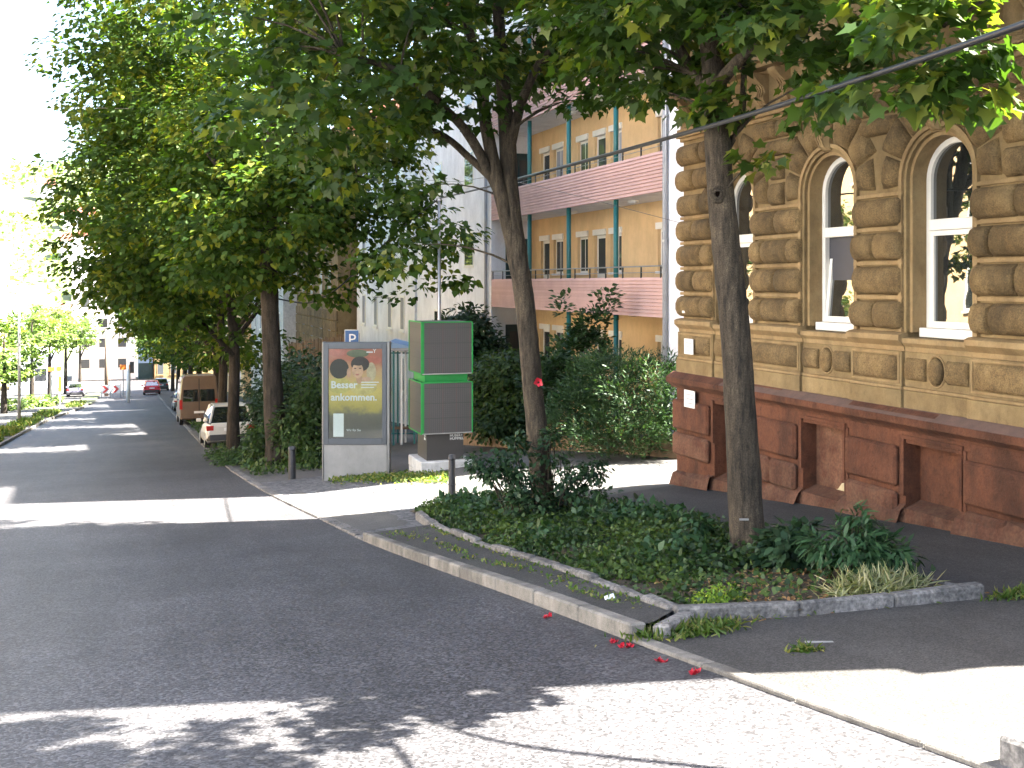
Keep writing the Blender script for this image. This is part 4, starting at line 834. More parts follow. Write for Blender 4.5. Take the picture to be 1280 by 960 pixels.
# ================================================================== VEHICLES
M_CARW = mat('silver_car_paint', (.5, .48, .44), .3, .03, 2, coat=.6); M_CARR = mat('red_car_paint', (.5, .03, .05), .3, .05, 2, coat=.6); M_CARB = mat('dark_car_paint', (.04, .06, .07), .3, .05, 2, coat=.6)
M_VAN = mat('van_reflection_brown', (.13, .085, .055), .3, .1, 2, coat=.6); M_CARP = mat('violet_grey_car_paint', (.2, .18, .26), .35, .05, 2, coat=.5)  # van brown is its reflections put into the base colour
def rring(y, hw, z0, z1, r=.12, hwt=None):
    t = hwt if hwt is not None else hw; m = (z0 + z1)/2
    return [(-hw+r*.6, y, z0), (hw-r*.6, y, z0), (hw, y, z0+r), (hw, y, m), (t, y, z1-r), (t-r, y, z1), (-t+r, y, z1), (-t, y, z1-r), (-hw, y, m), (-hw, y, z0+r)]
def car(x, y, label, paint, L=4.1, Wd=1.74, Hh=1.48, van=False, cat='car', rev=False):
    o = Vector((x, y, gz(x, y))); sl = math.atan((gz(x, y+4) - gz(x, y))/4)
    T = Matrix.Translation(o) @ Matrix.Rotation(sl, 4, 'X') @ (Matrix.Rotation(math.pi, 4, 'Z') @ Matrix.Translation((0, -L, 0)) if rev else Matrix.Identity(4))
    t = thing('parked_van' if van else 'parked_car', o, label, cat, 'vehicles parked along the right side of the street')
    h = Wd/2; B = lambda mb, n, m, p=t, **k: mb.xf(T).build(n, m, p, **k)
    if van:
        body = B(MB().loft([rring(0, h*.97, .35, Hh-.12, .12, h*.86), rring(.1, h, .28, Hh-.03, .14, h*.9), rring(L*.5, h, .26, Hh, .14, h*.9), rring(L*.72, h, .26, Hh-.06, .14, h*.88), rring(L*.84, h, .26, 1.25, .14, h*.93), rring(L-.1, h*.95, .28, 1.05, .12, h*.85), rring(L, h*.85, .35, .8, .1, h*.75)]), 'body', paint, smooth=False, bevel=.015)
        for s in (-1, 1):
            B(MB().add([(s*.06, -.012, 1.25), (s*h*.84, -.012, 1.25), (s*h*.78, .01, Hh-.3), (s*.06, .01, Hh-.3)], [(0,1,2,3)]), 'rear_window', M_GLASS, body)
            for y0, y1 in ((.4, 1.5), (1.65, 2.9), (3.0, 3.7)): B(MB().add([(s*(h+.006), y0, 1.25), (s*(h+.006), y1, 1.25), (s*(h*.93), y1, Hh-.3), (s*(h*.93), y0, Hh-.3)], [(0,1,2,3)]), 'side_window', M_GLASS, body)
            B(MB().box(s*h*.93-.09, s*h*.93+.06, -.02, .06, .85, 1.35), 'tail_light', M_REDL, body)
        B(MB().box(-.02, .02, -.014, 0, .5, Hh-.25), 'door_gap', M_BLACK, body)
        zpl = .62
    else:
        body = B(MB().loft([rring(0, h*.9, .4, .8, .1, h*.84), rring(.07, h*.97, .28, .95, .13, h*.9), rring(.5, h, .2, .98, .14, h*.92), rring(L*.45, h, .18, .95, .14, h*.93), rring(L*.7, h, .18, .92, .14, h*.92), rring(L*.9, h*.96, .2, .78, .14, h*.85), rring(L, h*.82, .32, .62, .1, h*.75)]), 'body', paint, smooth=False, bevel=.02)
        cab = B(MB().loft([rring(.12, h*.84, .9, .98, .03, h*.8), rring(.42, h*.9, .9, Hh-.1, .05, h*.66), rring(.8, h*.91, .9, Hh-.01, .05, h*.68), rring(L*.45, h*.91, .9, Hh, .05, h*.68), rring(L*.56, h*.91, .88, Hh-.07, .05, h*.66), rring(L*.76, h*.86, .86, .94, .03, h*.8)]), 'cabin_glass', M_GLASS, t)
        B(MB().loft([[(-h*.62, .42, Hh-.085), (h*.62, .42, Hh-.085), (h*.62, .44, Hh-.05), (-h*.62, .44, Hh-.05)], [(-h*.66, .85, Hh-.005), (h*.66, .85, Hh-.005), (h*.66, .85, Hh+.025), (-h*.66, .85, Hh+.025)], [(-h*.66, L*.45, Hh-.005), (h*.66, L*.45, Hh-.005), (h*.66, L*.45, Hh+.03), (-h*.66, L*.45, Hh+.03)], [(-h*.62, L*.56, Hh-.08), (h*.62, L*.56, Hh-.08), (h*.62, L*.56, Hh-.04), (-h*.62, L*.56, Hh-.04)]]), 'roof', paint, t)
        for s in (-1, 1):
            for (y0, z0, y1, z1, a0, a1) in ((.13, .95, .44, Hh-.07, .83, .66), (1.75, .95, 1.72, Hh-.02, .93, .69), (L*.75, .92, L*.56, Hh-.06, .85, .66)): B(MB().tube([(s*h*a0, y0, z0), (s*h*a1, y1, z1)], .045, 6), 'pillar', paint, t)
            B(MB().box(s*h*.8-.16, s*h*.8+.1, -.005, .14, .68, .86), 'tail_light', M_REDL, body, bevel=.01)
            B(MB().box(s*(h+.09)-.09, s*(h+.09)+.09, L*.62, L*.62+.1, .92, 1.05), 'mirror', paint, body, bevel=.02)
        B(MB().loft([rring(-.05, h*.86, .32, .52, .05), rring(.1, h*.97, .3, .55, .06)]), 'bumper', M_DARK, body); zpl = .66
    B(MB().box(-.26, .26, -.03, -.012, zpl, zpl+.115), 'number_plate', M_PLATE, body)
    for s in (-1, 1):
        for yy in (.75, L-.8):
            wv = B(MB().tube([(s*(h-.2), yy, .31), (s*(h-.18), yy, .31), (s*(h-.02), yy, .31), (s*h, yy, .31)], [.28, .31, .31, .28], 18), 'wheel', M_BLACK)
            B(MB().tube([(s*(h-.03), yy, .31), (s*(h+.008), yy, .31)], [.2, .18], 14), 'rim', M_STEEL, wv)
    return t
car(3.45, 39.6, 'pale silver hatchback parked nose-down with its rear plate showing', M_CARW, 4.3, 1.82, 1.62)
car(3.35, 57.5, 'tall van tinted brown like its reflections parked behind the silver hatchback', M_VAN, 4.9, 1.95, 2.7, True, 'van')
car(3.6, 68, 'small silver car parked beyond the brown-tinted van', M_CARW, 4.0)
car(3.6, 76, 'dark green car parked far down the row of trees', M_CARB, 4.2)
car(2.0, 117, 'red car standing far down the roadway', M_CARR, 4.0)
car(3.2, 128, 'dark car behind the red car far down the roadway', M_CARB, 4.3)
car(-5.6, 118, 'violet-grey car standing near the chevron signs', M_CARP, 4.2)
car(7.2, 41, 'dark blue van with a pale roof behind the lime trunk', mat('dark_blue_van_paint', (.02, .03, .07), .3, .05, 2, coat=.6), 5.0, 1.95, 2.5, True, 'van')
# ================================================================== TREES
def bl(px, py, D, rx, ry, rz): p = at(px, py, D); return (p.x, p.y, p.z, rx, ry, rz)
# the tree by the red base
b = hit(937, 702); D1 = b.dot(CF)
def a1(x, y, d=0): return at(x, y, D1 + d)
t1 = tree('maple with knot hole on its trunk standing in front of the yellow house', b, [b - UP*.15, b + UP*.12, a1(934, 660), a1(927, 540), a1(919, 420), a1(908, 310), a1(899, 210), a1(893, 100), a1(880, -20), a1(872, -170)], [.33, .23, .19, .172, .16, .152, .142, .13, .105, .06],
    [([a1(893, 130), a1(850, 60, .2), a1(810, -30, .4)], [.07, .05, .03]), ([a1(893, 110), a1(960, 40, -.8), a1(1040, 10, -1.6)], [.08, .05, .025]), ([a1(898, 200), a1(925, 150, .1), a1(930, 80, .3)], [.06, .045, .03]), ([a1(885, 20), a1(950, -100, -.5), a1(1010, -180, -1)], [.08, .05, .03])],
    [bl(880, 30, 11.3, 1.3, 1.3, .75), bl(985, 55, 10.3, 1.05, 1.0, .6), bl(1040, 10, 9.6, 1.0, 1.0, .6), bl(800, 70, 11.6, .8, .8, .55), bl(930, -120, 11, 2.6, 2.4, 1.1), bl(1000, -40, 9.6, 1.8, 1.6, .7), bl(985, 195, 10.4, .42, .4, .12), bl(790, 15, 10.8, 1.0, 1.0, .6), bl(860, 110, 11.1, .6, .6, .4), bl(960, -300, 11.3, 3, 3, 1.6), bl(930, 120, 10.9, .5, .5, .3), bl(1010, 110, 10.0, .5, .5, .3)],
    330, 30, .38, L_MAPLE, .15, 'maple', M_BARK, ntarget=70)
kn = a1(897, 243, -.145); mb = MB()
[mb.tube([kn + CF*(.012*k_) + CR*((.04+.026*k_)*math.cos(q)*(1+.15*math.sin(3*q))) + UP*((.052+.034*k_)*math.sin(q)*(1+.12*math.cos(2*q))) for q in np.linspace(0, 2*math.pi, 15)], .018+.006*k_, 7, cap=False, wob=.3) for k_ in (0, 1)]
mb.build('knot', M_BARK, t1, smooth=True)
MB().disc(kn + CF*.005, CR*.034, UP*.044, 12, -CF*.004).build('knot_hole', mat('hole_shade', (.006, .004, .003), 1, .2, 20, spec=0), t1)  # near-black disc paints the shade inside the hollow
obox(a1(931, 650, -.21), CR, CF, -.05, .045, .012, .03, -.008, .01).build('paint_mark', M_LGREY, t1)
# the forked tree in the bed
b = hit(678, 652); D2 = b.dot(CF)
def a2(x, y, d=0): return at(x, y, D2 + d)
t2 = tree('forked maple with a climbing red rose at its foot in the planted bed', b, [b - UP*.15, b + UP*.12, a2(677, 600), a2(669, 520), a2(662, 440), a2(655, 370), a2(645, 310), a2(637, 240), a2(634, 170), a2(627, 80), a2(620, -30), a2(610, -200)], [.28, .205, .172, .158, .15, .148, .158, .14, .125, .1, .08, .045],
    [([a2(648, 330), a2(625, 240, -.1), a2(608, 160, -.2), a2(600, 90, -.3), a2(570, -20, -.5)], [.125, .108, .095, .082, .05]), ([a2(622, 235), a2(590, 175, -.4), a2(560, 140, -.8), a2(500, 90, -1.4), a2(430, 70, -2)], [.09, .075, .06, .05, .025]), ([a2(632, 240), a2(590, 200, .3), a2(545, 165, .5), a2(470, 150, .8)], [.07, .06, .05, .025]),
     ([a2(636, 190), a2(655, 120, -.2), a2(690, 60, -.5), a2(770, 20, -1)], [.09, .07, .055, .03])],
    [bl(640, 20, 15.9, 2.2, 2.2, 1.1), bl(500, 60, 14.8, 1.9, 1.8, 1.1), bl(350, 70, 13.9, 1.2, 1.2, .95), bl(430, 150, 15.2, 1.3, 1.3, 1.0), bl(300, 150, 14.2, .55, .6, .6), bl(760, 50, 15, 1.35, 1.3, .7), bl(815, 105, 14.8, .75, .7, .45), bl(735, 125, 15.1, .5, .5, .3), bl(560, -120, 16, 3.6, 3.4, 1.6), bl(520, 215, 16.2, .9, .9, .7), bl(420, -40, 14.5, 2.2, 2.0, 1.0), bl(570, 110, 15.5, 1.2, 1.2, .8), bl(480, 310, 16.5, .5, .5, .4), bl(600, -330, 16, 4, 4, 2)],
    560, 30, .46, L_MAPLE, .165, 'maple', M_BARK, ntarget=110)
# crown of the tree beside the camera (trunk out of view) that throws the dappled shade
g0 = Vector((6.6, .6, gz(6.6, .6)))
tree('maple with sunlit leaves reaching past the cable beside the pavement', g0, [g0 - UP*.1, g0 + Vector((-.1, .1, 1.5)), g0 + Vector((-.2, .4, 3)), g0 + Vector((-.3, .9, 5)), g0 + Vector((-.5, 1.4, 8.5))], [.22, .19, .17, .14, .07],
    [([g0 + Vector((-.2, .4, 3.2)), Vector((5.9, 2.6, 1.75)), Vector((5.1, 3.9, 2.0)), Vector((4.6, 5.0, 1.55))], [.05, .035, .022, .01]), ([g0 + Vector((-.25, .5, 3.6)), Vector((5.0, 2.2, 2.6)), Vector((4.0, 3.2, 3.0))], [.07, .05, .02])],
    [bl(1150, 35, 6.3, .4, .35, .22), bl(1205, 110, 6.2, .24, .2, .1), bl(1110, 85, 6.5, .3, .25, .2), bl(1190, 50, 6.2, .35, .3, .22), bl(1130, 10, 6.4, .35, .3, .2), bl(1225, 130, 6.0, .16, .14, .07), bl(1140, 110, 6.3, .2, .18, .1), bl(1050, 100, 7.0, .25, .25, .15), bl(1075, 10, 6.8, .38, .35, .22), bl(1185, -50, 6.1, .7, .6, .3), (4.6, 3.9, 3.5, .7, .5, .35), (5.0, 3.9, 5.2, 1.2, .8, .7), (5.0, 4.0, 6.8, 1.5, 1.0, 1.0), (4.6, 3.6, 8.2, 1.8, 1.2, 1.0), (5.8, 1.4, 6.4, 1.6, 1.5, 1.2)],
    430, 24, .25, L_MAPLE, .135, 'maple', M_BARK, group='street trees along the right kerb', ntarget=50, hollow=.2)
# lime tree row
b = hit(346, 582); D3 = b.dot(CF)
def a3(x, y, d=0): return at(x, y, D3 + d)
tree('thick-trunked lime tree between the poster stand and the parked cars', b, [b - UP*.2, a3(345, 560), a3(341, 480), a3(338, 400), a3(336, 330), a3(338, 230), a3(345, 100), a3(350, -100)], [.42, .3, .275, .255, .24, .21, .15, .07],
    [([a3(337, 340), a3(380, 270, -1), a3(450, 230, -1.5)], [.14, .1, .05]), ([a3(337, 300), a3(290, 230, .5), a3(250, 180, 1)], [.14, .1, .05]), ([a3(340, 200), a3(400, 120, -.8), a3(440, 60, -1)], [.12, .09, .05])],
    [bl(345, 190, 30.5, 3.8, 3.8, 3.0), bl(470, 250, 29.2, 2.0, 2.2, 2.0), bl(540, 290, 28.2, 1.1, 1.2, 1.4), bl(575, 340, 28.0, .4, .5, .6), bl(520, 375, 28.5, .6, .6, .4), bl(440, 120, 30.5, 2.8, 2.8, 2.5), bl(290, 330, 30, 2.0, 2.0, 1.3), bl(400, 350, 29.2, 1.2, 1.2, .75), bl(260, 250, 30, 1.6, 2, 1.8), bl(345, -60, 31, 5, 5, 3.5), bl(455, 335, 28.8, .8, .9, .5), bl(345, 260, 27.5, 2.2, 1.5, 1.6), bl(330, 330, 28.2, 1.6, 1, .7), bl(270, 300, 28, 1.6, 1.5, 1.5), bl(400, 240, 27.5, 1.8, 1.5, 1.5)],
    1000, 30, .65, L_LIME, .19, 'heart', M_BARK2, ntarget=90)
far_labels = ['slim lime tree standing in front of the silver hatchback', 'lime tree behind the silver hatchback', 'lime tree just before the brown-tinted van', 'lime tree beside the brown-tinted van', 'lime tree past the brown-tinted van', 'lime tree further down the row near the dark green car', 'distant lime tree well short of the red car', 'distant lime tree just before the red car', 'last lime tree of the row beside the far dark car']
for i, (x, y, h) in enumerate(((3.3, 37.2, 9), (3.75, 47.6, 10), (4.2, 53.5, 10), (4.6, 63, 9), (4.2, 73, 9), (4.2, 84, 9), (4.4, 97, 8), (4.4, 111, 8), (4.4, 126, 8))):
    g = Vector((x, y, gz(x, y))); n = 860 if i < 3 else 420 if i < 6 else 240; r = .2
    bx = -1.3 if i < 6 else -.4
    tree(far_labels[i], g, [g - UP*.2, g + UP*1.5, g + Vector((.05, .1, 3.5)), g + Vector((-.1, 0, 6)), g + Vector((0, .1, h+2.5))], [r*1.25, r, r*.9, r*.75, .05],
        [([g + UP*3.4, g + Vector((-1.5, -.3, 5)), g + Vector((-3, -.5, 6.4))], [.1, .07, .03]), ([g + UP*3.8, g + Vector((1.2, .4, 5.4)), g + Vector((2.4, .5, 7))], [.1, .07, .03])],
        [(x+bx, y, g.z+h, 4.3, 4.2, 4.6), (x+bx-1.9, y-.5, g.z+h-.6, 2.9, 3, 3.4), (x+bx+2.2, y, g.z+h+.5, 2.6, 3, 3.6), (x+bx-.8, y, g.z+h-3.1, 3.0, 3.0, 1.8), (x+bx-.3, y+.5, g.z+h+3.5, 3.6, 3.5, 3.2), (x+.3, y, g.z+3.7, 1.6, 2.2, .8), (x+bx-2.6, y, g.z+h+3.2, 2.4, 2.6, 2.6), (x+bx-1.2, y, g.z+h+6.4, 3.2, 3.2, 2.4)],
        n, 30 if i < 6 else 24, .72, L_LIME, .21 if i < 3 else .26 if i < 6 else .34, 'heart' if i < 2 else 'quad', M_BARK2, hollow=.35, ntarget=40)
# trees on the opposite side (seen in the window glass) and pale trees on the tram side
def simple_tree(label, x, y, h, rx, rz, n, ls, lm, group):
    g = Vector((x, y, gz(x, y)))
    tree(label, g, [g - UP*.2, g + UP*1.5, g + UP*(h*.6), g + UP*(h+1)], [.25, .2, .15, .05], [([g + UP*(h*.5), g + Vector((rx*.4, 0, h*.8)), g + Vector((rx*.7, 0, h))], [.1, .06, .03])],
        [(x, y, g.z+h, rx, rx, rz), (x+rx*.4, y, g.z+h-rz*.4, rx*.6, rx*.6, rz*.6), (x-rx*.4, y+rx*.3, g.z+h+rz*.3, rx*.6, rx*.6, rz*.6)], n, 24, .6, lm, ls, 'quad', M_BARK2, group=group, ntarget=20)
simple_tree('round tree across the street mirrored in the arched windows', -11, 27, 7, 3.4, 3.2, 220, .26, L_LIME, 'trees across the street')
simple_tree('round tree across the street facing the timber fence', -11.5, 41, 7, 3.4, 3.2, 200, .26, L_LIME, 'trees across the street')
for (px, yy, h, lab) in ((40, 105, 6.5, 'pale sunlit tree beside the tall lamp post'), (62, 118, 7.5, 'pale sunlit tree behind the orange sign board'), (82, 128, 7.2, 'pale sunlit tree left of the white shop building'), (5, 84, 4.6, 'darker bushy tree at the tram stop'), (100, 150, 8, 'small pale tree in front of the shop building')):
    X = (px-165)*yy*CT/(1384 - (px-165)*ST) if False else None
    d = ray(px, 0); X = d.x/d.y*yy
    simple_tree(lab, X, yy, h, 2.6, 2.4, 110, .3, L_FAR, 'pale trees on the tram side')

# ================================================================== HEDGES AND PLANTS
def hb(px, py, D, rx, ry, rz): return bl(px, py, D, rx, ry, rz)
def gb(x, y): return Vector((x, y, gz(x, y)))
bush('hedge_shrub', 'broad dark feathery shrub next to the yellow house corner', 'shrub', gb(11.2, 21.2), [hb(800, 500, 22.6, 1.0, .9, 1.0), hb(750, 500, 23.6, .9, .9, 1.05), hb(835, 510, 22.3, .55, .7, .8), hb(780, 540, 22.4, 1.2, .8, .5), hb(720, 520, 23.8, .8, .7, .8), hb(770, 465, 23, .8, .7, .5), hb(825, 465, 22.8, .5, .6, .4)], 460, 48, .3, L_HEDGE, .11, 'narrow', group='shrubs behind the low wall', upright=.5)
bush('hedge_shrub', 'tall loose shrub with long shoots in front of the lower balcony', 'shrub', gb(11.3, 25), [hb(725, 455, 26.5, .85, .8, .8), hb(740, 415, 26.5, .5, .45, .6), hb(700, 500, 26, .9, .9, 1.0), hb(755, 375, 26.4, .25, .25, .5), hb(705, 380, 26.6, .2, .2, .5), hb(690, 470, 26, .9, .8, .7)], 230, 30, .28, L_HEDGE, .15, 'oval', group='shrubs behind the low wall', upright=.4, hollow=.1, nst=40)
bush('hedge_shrub', 'bright leafy shrub beside the cube column', 'shrub', gb(10.8, 29), [hb(625, 490, 30, 1.1, .9, 1.0), hb(600, 515, 30, .7, .8, .7), hb(660, 500, 28.5, .9, .8, 1.0), hb(640, 525, 28.2, 1.2, .6, .5), hb(640, 470, 29, .9, .8, .7)], 380, 36, .32, L_COVER, .14, 'oval', group='shrubs behind the low wall')
bush('hedge_shrub', 'dark glossy evergreen shrub rising above the cube column', 'shrub', gb(10.9, 34.5), [hb(585, 425, 36, .9, 1, 1.2), hb(560, 440, 36, .9, 1, 1.0), hb(600, 455, 36, 1.0, 1, 1.2), hb(590, 520, 36, .8, .8, 1.2)], 420, 30, .4, L_DARK, .2, 'oval', group='shrubs behind the low wall')
bush('roadside_shrub', 'leafy shrub growing round the thick lime trunk', 'shrub', gb(4.4, 30), [hb(375, 540, 29.5, .7, .8, .8), hb(390, 500, 29.8, .5, .6, .7), hb(318, 572, 30.0, .5, .6, .32), hb(325, 545, 30.5, .35, .4, .4), hb(390, 575, 28.5, .5, .6, .4)], 190, 26, .32, L_COVER, .13, 'oval', group='roadside greenery')
bush('roadside_shrub', 'dark overhanging shrub beside the silver hatchback', 'shrub', gb(4.7, 35), [hb(335, 520, 34, .55, .6, .8), hb(328, 555, 33, .5, .5, .4), hb(355, 500, 35.5, .7, .8, 1.1)], 150, 26, .35, L_DARK, .16, 'oval', group='roadside greenery')
bush('roadside_shrub', 'low weedy shrub at the verge before the hatchback', 'shrub', gb(3.2, 33), [hb(290, 575, 31, .5, .8, .22), hb(272, 568, 33.5, .3, .7, .15)], 70, 24, .25, L_COVER, .1, 'oval', group='roadside greenery')
bush('roadside_shrub', 'dark shrub along the timber fence', 'shrub', gb(7.8, 45), [hb(370, 480, 44, 1.5, 2, 1.6), hb(345, 490, 46, 1.5, 2, 1.5), hb(395, 480, 41, 1.2, 1.5, 1.4)], 170, 26, .5, L_DARK, .22, 'oval', group='roadside greenery')
# plants in the near bed
bush('peony_bush', 'broad peony bush with long pointed leaves beside the maple trunk', 'bush', gb(6.2, 7.95), [hb(1070, 690, 9.45, .3, .28, .22), hb(1045, 680, 9.6, .25, .22, .2), hb(1100, 695, 9.4, .24, .22, .16), hb(1070, 660, 9.5, .2, .2, .14), hb(1125, 692, 9.3, .12, .12, .08)], 90, 18, .12, L_PEONY, .13, 'narrow', group='plants in the bed', hollow=.55, nst=20)
bush('peony_bush', 'smaller dark leafy bush between the maple trunk and peony', 'bush', gb(6.05, 8.8), [hb(985, 685, 10.3, .22, .24, .2), hb(1000, 670, 10.4, .2, .2, .14), hb(965, 690, 10.4, .14, .2, .18)], 55, 16, .12, L_DARK, .12, 'oval', group='plants in the bed', nst=12)
bush('lime_bush', 'small lime-green bush with yellow tips at the granite edging', 'bush', gb(4.75, 7.65), [hb(900, 752, 8.75, .24, .2, .12), hb(885, 758, 8.7, .14, .15, .09)], 70, 34, .07, L_LIMEBUSH, .03, 'oval', group='plants in the bed')
bush('leafy_plant', 'leafy plant left of the maple trunk', 'plant', gb(5.7, 10.4), [hb(868, 665, 11.6, .2, .2, .2), hb(850, 680, 11.3, .15, .2, .12)], 36, 16, .11, L_PEONY, .1, 'oval', group='plants in the bed')
bush('leafy_plant', 'low dark plant at the back edge of the bed', 'plant', gb(6.3, 13), [hb(800, 650, 14.3, .45, .4, .14), hb(770, 655, 14.2, .3, .3, .16)], 50, 16, .14, L_DARK, .1, 'oval', group='plants in the bed')
# climbing rose
b = gb(5.75, 14.35)
rose = bush('rose_bush', 'climbing rose bush with arching shoots round the forked maple', 'rose bush', b, [hb(650, 600, 15.0, .3, .25, .25), hb(620, 585, 14.9, .3, .2, .18), hb(600, 575, 14.9, .22, .15, .12), hb(710, 600, 15.1, .33, .28, .25), hb(730, 590, 15.1, .2, .2, .2), hb(690, 560, 15.3, .22, .15, .3), hb(668, 630, 14.9, .45, .3, .2), hb(690, 505, 15.5, .06, .06, .25), hb(740, 620, 14.9, .3, .25, .12), hb(640, 560, 15.1, .25, .2, .2), hb(595, 590, 14.7, .15, .15, .12), hb(745, 585, 15.1, .2, .15, .15)], 210, 13, .12, L_ROSE, .085, 'oval', hollow=.1, group='plants in the bed', nst=60)
fl = at(673, 478, 15.45)
for i in range(7):
    q = i*2.4; rr = .02 + .006*i
    me_, o_ = leaf_mesh('petal', np.array([fl + CR*(.012*math.cos(q)) + UP*(.012*math.sin(q))]), np.array([CR*math.cos(q) + UP*math.sin(q) - CF*.3]), np.array([-CF]), .055 + .004*i, 'heart', M_REDP, fold=-.3)
    po = bpy.data.objects.new('petal', me_); COL.objects.link(po); place(po, o_, rose)
# ground cover in the bed, grass in joints, litter
def scatter(n, poly_fn):
    out = []
    while len(out) < n:
        p = poly_fn()
        if p: out.append(p)
    return np.array(out)
def inbed():
    y = random.uniform(7.25, 17.3); a = XE(max(7.35, y)) + .05; x = random.uniform(a, XR(y) - .12)
    d = 1.0 if y > 8.9 else .12 + .5*max(0, (5.6 - x))*(y - 7.3)/1.5
    if random.random() > d: return None
    if math.sin(x*3.1 + 2*math.sin(y*1.3)) + math.cos(y*2.7 + x) < -.95 and random.random() < .8: return None
    return (x, y, gz(x, y) + .08 + random.random()**1.4*(.2 if y > 9.5 else .13)*(1 - .7*max(0, 1-(x-a)/.3)))
P = scatter(27000, inbed); n = len(P)
tone = np.clip(.5 + .3*np.sin(P[:, 0]*2.3 + 1)*np.cos(P[:, 1]*1.7) + rng.normal(0, .3, n), 0, 1)
leaf_obj('ground_cover', None, P, rdir(n) + np.array([0, 0, .25]), np.array([0, 0, 1.]) + rdir(n)*.7, .046*(.45 + 1.1*rng.random(n)), 'heart', L_COVER, rnd=tone, kind='stuff', label='dense green ground cover filling the planted bed', cat='ground cover')
P = scatter(1500, lambda: (lambda y: (lambda x: (x, y, gz(x, y) + .12 + random.random()*.26) if math.sin(x*2.2 + y) + math.sin(y*1.6 + 1) > .5 else None)(random.uniform(XE(max(7.35, y)) + .3, XR(y) - .3)))(random.uniform(9.2, 16.8))); n = len(P)
leaf_obj('bed_weeds', None, P, rdir(n) + np.array([0, 0, .6]), np.array([0, 0, 1.]) + rdir(n)*.6, .1*(.5 + rng.random(n)), 'oval', L_PEONY, kind='stuff', label='taller broad-leaved weeds standing above the ground cover', cat='weeds')
def blades(name, label, pts, h, lm, wid=.16, spread=.5, kind='stuff', cat='grass', droop=.6, parent=None, group=None, shape='narrow'):
    pts = np.array(pts); n = len(pts); D = rdir(n)*spread + np.array([0, 0, 1.]); hh = h*(.5 + rng.random(n)*.8)
    a = leaf_shape('narrow')
    return leaf_obj(name, parent, pts, D, rdir(n) + np.array([0, 0, .2]), hh, shape, lm, fold=droop, kind=kind, label=label, cat=cat, group=group)
def ctuft(cx, cy, r, n, off): return [(cx + random.gauss(0, r), cy + random.gauss(0, r*1.0), 0) for _ in range(n)], off
def gtuft(L_, off): return [(x, y, gz(x, y) + off) for x, y, _ in L_]
# moss and weeds on the raised strip
w_ = []
for y in np.arange(7.6, 15.0, .02):
    if random.random() < .55 + .3*math.sin(y*3.1):
        x = XK(y) + .42 + random.gauss(0, .05) + .05*math.sin(y*2); w_.append((x, y, gz(x, y) + .115))
    if random.random() < .35: x = XE(y) - .13 + random.gauss(0, .03); w_.append((x, y, gz(x, y) + .115))
    if y > 14 and random.random() < .7: x = random.uniform(XK(y)+.15, XE(y)); w_.append((x, y, gz(x, y) + .115))
w_ = np.array([p for p in w_ for _ in range(3)]); w_[:, :2] += rng.normal(0, .025, (len(w_), 2)); n = len(w_)
leaf_obj('strip_weeds', None, w_, rdir(n) + np.array([0, 0, .8]), np.array([0, 0, 1.]) + rdir(n)*.6, .035*(.5 + rng.random(n)), 'oval', L_GRASS, kind='stuff', label='mossy weeds in the joint of the raised strip', cat='weeds')
blades('pale_grass_tuft', 'pale straw-like grass tuft by the granite edging', gtuft([(6.0 + random.gauss(0, .2), 7.3 + random.gauss(0, .09), 0) for _ in range(700)], .07), .17, L_STRAW, spread=.9, cat='grass tuft', droop=.9, kind='stuff', shape='blade')
blades('kerb_grass', 'fresh grass growing in the corner of kerb and edging', gtuft([(3.95 + random.gauss(0, .2), 6.95 + random.gauss(0, .1), 0) for _ in range(620)], .02), .085, L_GRASS, spread=.8, cat='grass tuft')
blades('kerb_grass', 'grass tuft at the pavement edge beside the bed corner', gtuft([(7.15 + random.gauss(0, .2), 6.75 + random.gauss(0, .06), 0) for _ in range(420)], .02), .08, L_GRASS, spread=.7, cat='grass tuft')
blades('pavement_weed', 'small bright weed growing from a pavement crack', gtuft([(4.32 + random.gauss(0, .06), 6.0 + random.gauss(0, .035), 0) for _ in range(110)], .02), .06, L_GRASS, spread=1.0, cat='weed')
ll = []
for _ in range(900):
    u = random.random(); x = 4.0 + u*2.9; y = 7.26 - .1*u - abs(random.gauss(0, .09)) - (.2 if u < .12 else 0)*random.random(); ll.append((x, y, gz(x, y) + .032))
ll = np.array(ll); n = len(ll)
leaf_obj('leaf_litter', None, ll, rdir(n)*np.array([1, 1, .15]), np.array([0, 0, 1.]) + rdir(n)*.3, .035*(.4 + rng.random(n)), 'oval', L_LITTER, rnd=rng.random(n), kind='stuff', label='dry leaves and weeds gathered along the granite edging', cat='leaf litter')
blades('edge_weeds', 'weeds sprouting along the granite edging', [(x, y, gz(x, y) + .03) for x, y in ((4.1 + u*2.7, 7.2 - .12*u - abs(random.gauss(0, .07))) for u in rng.random(500))], .05, L_GRASS, spread=1.0, cat='weeds')
# dry leaves inside the bare front of the bed
P = scatter(900, lambda: (lambda x, y: (x, y, gz(x, y) + .085 + random.random()*.03))(random.uniform(4.6, 6.7), random.uniform(7.25, 8.9))); n = len(P)
leaf_obj('leaf_litter', None, P, rdir(n)*np.array([1, 1, .2]), np.array([0, 0, 1.]) + rdir(n)*.4, .045*(.4 + rng.random(n)), 'oval', L_LITTER, kind='stuff', label='dry leaves on the bare soil under the peony bush', cat='leaf litter')
